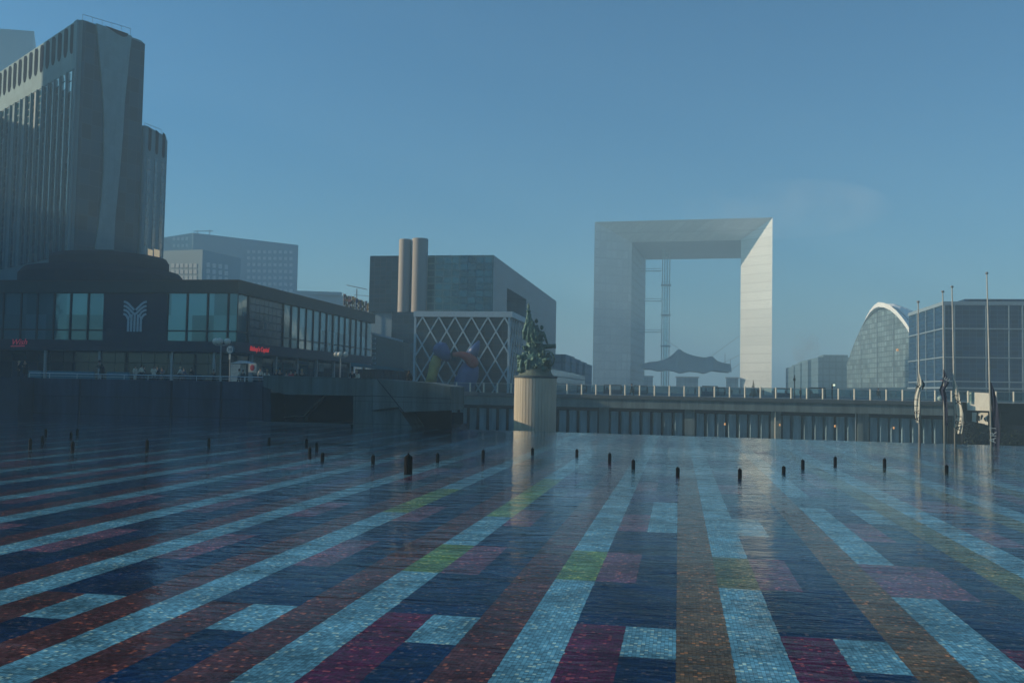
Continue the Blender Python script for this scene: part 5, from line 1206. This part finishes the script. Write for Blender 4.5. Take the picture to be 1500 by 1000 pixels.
PEOPLE = [
 ('lean', 'coat_dark', 'coat_dark', 'hair_dark', 37, 90.9, 3.66, .3, 'person in a black coat leaning at the far left end of the handrail', 1.12, True),
 ('stand', 'coat_dark', 'coat_dark', 'hair_fair', 27, 91.6, 3.5, -.5, 'fair-haired person in dark clothes at the very left frame edge', 1.08, False),
 ('lean', 'coat_dark', 'coat_dark', 'hair_dark', 149, 90.9, 3.62, -.4, 'broad person in a black coat leaning alone on the long handrail', 1.15, True),
 ('stand', 'coat_cream', 'coat_cream', 'hair_dark', 197.5, 98, T, 1.2, 'person all in cream, left one of the pair on the terrace below the fan emblem', 1, False),
 ('walk', 'coat_cream', 'coat_dark', 'hair_dark', 206.5, 97, T, 1.5, 'person in cream jacket and dark trousers, right of the pair below the emblem', 1.04, False),
 ('stand', 'coat_dark', 'coat_dark', 'hair_dark', 210.5, 98.5, T, 1.7, 'person in black just behind the cream pair below the fan emblem', 1.0, False),
 ('sit', 'coat_cream', 'coat_cream', 'hair_dark', 224.5, 96, T+.45, .6, 'person in cream sitting low on the wall, right of the cream pair', 1, False),
 ('stand', 'coat_dark', 'coat_dark', 'hair_dark', 230, 99, T, .4, 'dark-dressed person standing behind the seated cream one', .98, False),
 ('lean', 'coat_blue', 'coat_dark', 'hair_dark', 238, 100, T, .2, 'person in a blue jacket right beside the seated cream one', .98, False),
 ('walk', 'coat_cream', 'coat_dark', 'hair_fair', 263.5, 98, T, -1.3, 'fair-haired person in cream walking left of the globe street lamp', .98, False),
 ('stand', 'coat_blue', 'coat_dark', 'hair_dark', 269, 101, T, .3, 'person in a blue jacket behind the walking fair-haired one', .93, False),
 ('stand', 'coat_dark', 'coat_dark', 'hair_dark', 279.5, 98, T, -.3, 'person in dark clothes alone, second from the globe street lamp', .93, False),
 ('lean', 'coat_dark', 'coat_dark', 'hair_dark', 313.5, 91.2, 3.3, .2, 'dark figure leaning on the handrail just left of the globe street lamp', .9, True),
 ('walk', 'coat_cream', 'coat_dark', 'hair_dark', 350, 95, T-.2, -1.2, 'person in cream walking under the pitched awning', .98, False),
 ('stand', 'coat_dark', 'coat_dark', 'hair_dark', 355.5, 95, T-.2, 0, 'dark-dressed person beside the cream one under the pitched awning', .92, False),
 ('stand', 'coat_cream', 'coat_dark', 'hair_dark', 381, 102, T, .5, 'person in a cream top right of the poster board', 1.0, False),
 ('lean', 'coat_cream', 'coat_dark', 'hair_fair', 388.5, 88.5, DK1, .9, 'fair-haired person in cream bent over the left end of the stair block', 1.05, False),
 ('stand', 'coat_dark', 'coat_dark', 'hair_fair', 404.5, 86, DK1, .2, 'fair-haired person in black behind the stair parapet, left of the pair', 1, False),
 ('lean', 'coat_dark', 'coat_dark', 'hair_dark', 410.5, 85.5, DK1, .2, 'person in black leaning forward behind the left part of the stair parapet', 1.1, True),
 ('stand', 'coat_red', 'coat_dark', 'hair_dark', 426, 86, DK1, 0, 'person in a red top behind the stair parapet', 1, False),
 ('stand', 'coat_dark', 'coat_dark', 'hair_dark', 432, 86.5, DK1, .3, 'person in black right next to the one in the red top', .98, False),
 ('lean', 'coat_blue', 'coat_dark', 'hair_dark', 419.5, 88, DK1, .3, 'person in a blue jacket left of the one in the red top', .95, False),
 ('lean', 'coat_dark', 'coat_dark', 'hair_fair', 443, 85.5, DK1, .1, 'fair-haired person in black, rightmost standing one behind the stair parapet', 1.07, False),
 ('sit', 'coat_dark', 'coat_dark', 'hair_dark', 516, 84, DK1+.55, .1, 'dark seated person low behind the middle of the stair parapet', 1, False),
 ('sit', 'coat_cream', 'coat_dark', 'hair_fair', 522.5, 84.5, DK1+.5, .1, 'fair-haired seated person behind the middle of the stair parapet', 1, False),
 ('sit', 'coat_dark', 'coat_dark', 'hair_dark', 599, 81.5, DK1+.35, .2, 'person in black sitting alone by the white rail right on the stair block', 1.1, True),
 ('walk', 'coat_dark', 'coat_dark', 'hair_dark', 925.5, 146, DECK, -1.3, 'dark-coated person striding along the esplanade in front of the great arch', 1.0, True),
 ('sit', 'coat_dark', 'coat_dark', 'hair_dark', 1286.5, 144, DECK+.35, .1, 'person in black sitting behind the deck railing before the vaulted hall', 1.05, False),
 ('stand', 'coat_dark', 'coat_dark', 'hair_dark', 1110.5, 210, DECK, 0, 'dark figure standing just right of the conical tree', 1, False),
 ('stand', 'coat_dark', 'coat_dark', 'hair_dark', 1172.5, 150, DECK, 1, 'dark figure on the esplanade right of the arch, below the stepped block', .9, False),
]
for p_ in PEOPLE: person(*p_[:9], scale=p_[9], long_coat=p_[10])
rp = random.Random(21)
FAR_ = ['nearest the pedestal', 'second right of the pedestal', 'left of the arch foot', 'under the left arch leg', 'between the left arch leg and striding person', 'right of the striding person', 'left one below the tent canopy', 'second one below the tent canopy', 'third one below the tent canopy', 'below the right half of the tent', 'left of the lit arch leg', 'at the left edge of the lit arch leg', 'under the lit arch leg', 'just right of the conical tree', 'right of the lit arch leg', 'by the stall right of the tree', 'below the stepped block on the right', 'at the left foot of the vaulted hall', 'before the vaulted hall', 'rightmost, before the vaulted hall']
for k, px in enumerate([840, 848, 868, 889, 912, 948, 1003, 1008, 1018, 1034, 1062, 1072, 1084, 1118, 1132, 1151, 1189, 1246, 1305, 1312]):
    person(rp.choice(['stand', 'walk']), rp.choice(['coat_dark', 'coat_blue']), 'coat_dark', 'hair_dark', px, rp.uniform(210, 330), DECK, rp.uniform(-2, 2), ('tiny hazy far-off figure, '+FAR_[k]), 1.0)
# esplanade stalls, posts
for k, (px, wpx, Y_, lab) in enumerate([(897, 26, 190, 'between the pedestal and the great arch'), (938, 20, 200, 'just right of the striding person'), (1040, 24, 180, 'before the right half of the arch opening'), (1053, 18, 220, 'behind its neighbour before the arch opening'), (1148, 26, 200, 'right of the conical tree'), (1198, 22, 170, 'below the stepped block right of the arch'), (852, 14, 230, 'nearest the pedestal')]):
    q = XY(px, Y_); hw_ = wpx*Y_/F_PX/2; t = thing('market_stall', 'dark open market stall on the esplanade, '+lab, 'stall', (q.x, q.y, DECK), 'stalls on the esplanade')
    hh = 1.75
    for sx in (-1, 1):
        for sy in (0, 1.6): b = MB(); b.tube([(q.x+sx*hw_*.95, q.y+sy, DECK), (q.x+sx*hw_*.95, q.y+sy, DECK+hh-.02)], .06, 6); b.build('post', 'black_metal', t)
    b = MB(); b.slab([(q.x-hw_, q.y-.2, DECK+hh-.15), (q.x+hw_, q.y-.2, DECK+hh-.15), (q.x+hw_*.9, q.y-.2, DECK+hh+.12), (q.x-hw_*.9, q.y-.2, DECK+hh+.12)], (0, 2.1, 0)); b.build('roof', 'mall_fascia', t)
    b = MB(); b.box(q.x-hw_*.9, q.x+hw_*.9, q.y+.1, q.y+.7, DECK+.002, DECK+.85); b.build('counter', 'low_building' if k % 2 else 'coat_blue', t)
sp2 = thing('sign_post', 'dark post with a small white lit sign, on the esplanade before the vaulted hall', 'sign post', XY(1219, 152))
q = XY(1219, 152); z_ = PY(1219, 562, 152).z; b = MB(); b.box(q.x-.09, q.x+.09, q.y-.05, q.y+.05, DECK, z_); b.build('post', 'black_metal', sp2); b = MB(); b.box(q.x+.1, q.x+.42, q.y-.05, q.y+.02, z_-.32, z_-.05); b.build('sign', 'white_lamp', sp2)
lp_ = thing('lamp_post', 'thin dark lamp post on the esplanade right of the arch', 'lamp post', XY(1164, 152))
q = XY(1164, 152); z_ = PY(1164, 549, 152).z; b = MB(); b.tube([(q.x, q.y, DECK), (q.x, q.y, z_)], .06, 6); b.build('post', 'black_metal', lp_); b = MB(); b.box(q.x-.2, q.x+.12, q.y-.1, q.y+.1, z_-.9, z_-.5); b.build('lamp_head', 'black_metal', lp_)
q = PY(1377, 583.5, 146); b = MB(); b.ball((q.x, q.y, q.z), .38, n=14); o = b.build('ball_lamp', 'white_panel', None, smooth=True, loc=(q.x, q.y, q.z)); tag(o, 'small round white ball seen behind the railing left of the navy banner', 'ball')

# ================================================================== AIR: smoke plume and haze
def volume(name, mat, box=None, ell=None, dens=.001, col=(1, 1, 1), aniso=.0, noisy=None):
    m_ = bpy.data.materials.new(mat); m_.use_nodes = True; n = m_.node_tree; n.nodes.clear()
    o = n.nodes.new('ShaderNodeOutputMaterial'); v = n.nodes.new('ShaderNodeVolumePrincipled'); v.inputs['Color'].default_value = (*col, 1); v.inputs['Density'].default_value = dens; v.inputs['Anisotropy'].default_value = aniso
    n.links.new(v.outputs[0], o.inputs['Volume']); MATS[mat] = m_
    if noisy:
        tc = n.nodes.new('ShaderNodeTexCoord'); no = n.nodes.new('ShaderNodeTexNoise'); no.inputs['Scale'].default_value = noisy; no.inputs['Detail'].default_value = 3
        mr = n.nodes.new('ShaderNodeMapRange'); mr.inputs[1].default_value = .42; mr.inputs[2].default_value = .72; mr.inputs[3].default_value = 0; mr.inputs[4].default_value = dens
        n.links.new(tc.outputs['Object'], no.inputs[0]); n.links.new(no.outputs[0], mr.inputs[0]); n.links.new(mr.outputs[0], v.inputs['Density'])
    b = MB()
    if box: b.box(*box); loc = (0, 0, 0)
    else: b.ball(*ell); loc = ell[0]
    bm = bmesh.new(); o_ = b.build(name, mat, None, loc=loc); bm.from_mesh(o_.data); bmesh.ops.recalc_face_normals(bm, faces=bm.faces); bm.to_mesh(o_.data); bm.free()
    o_['kind'] = 'stuff'; return o_
c2_ = PY(1150, 306, 430); volume('steam', 'steam_air', ell=(c2_, 46, 22, 13, 28), dens=.0075, col=(.95, .97, 1), noisy=.045)
c_ = PY(1181, 512, 560); sm_ = volume('smoke', 'smoke_air', ell=(c_, 8, 6, 11, 20), dens=.09, col=(.45, .5, .55), noisy=.16)
volume('haze', 'haze_air', box=(-3300, 3300, -260, 3300, -2.0, 116.0), dens=HAZE_DENSITY, col=(.55, .81, .96), aniso=.0)
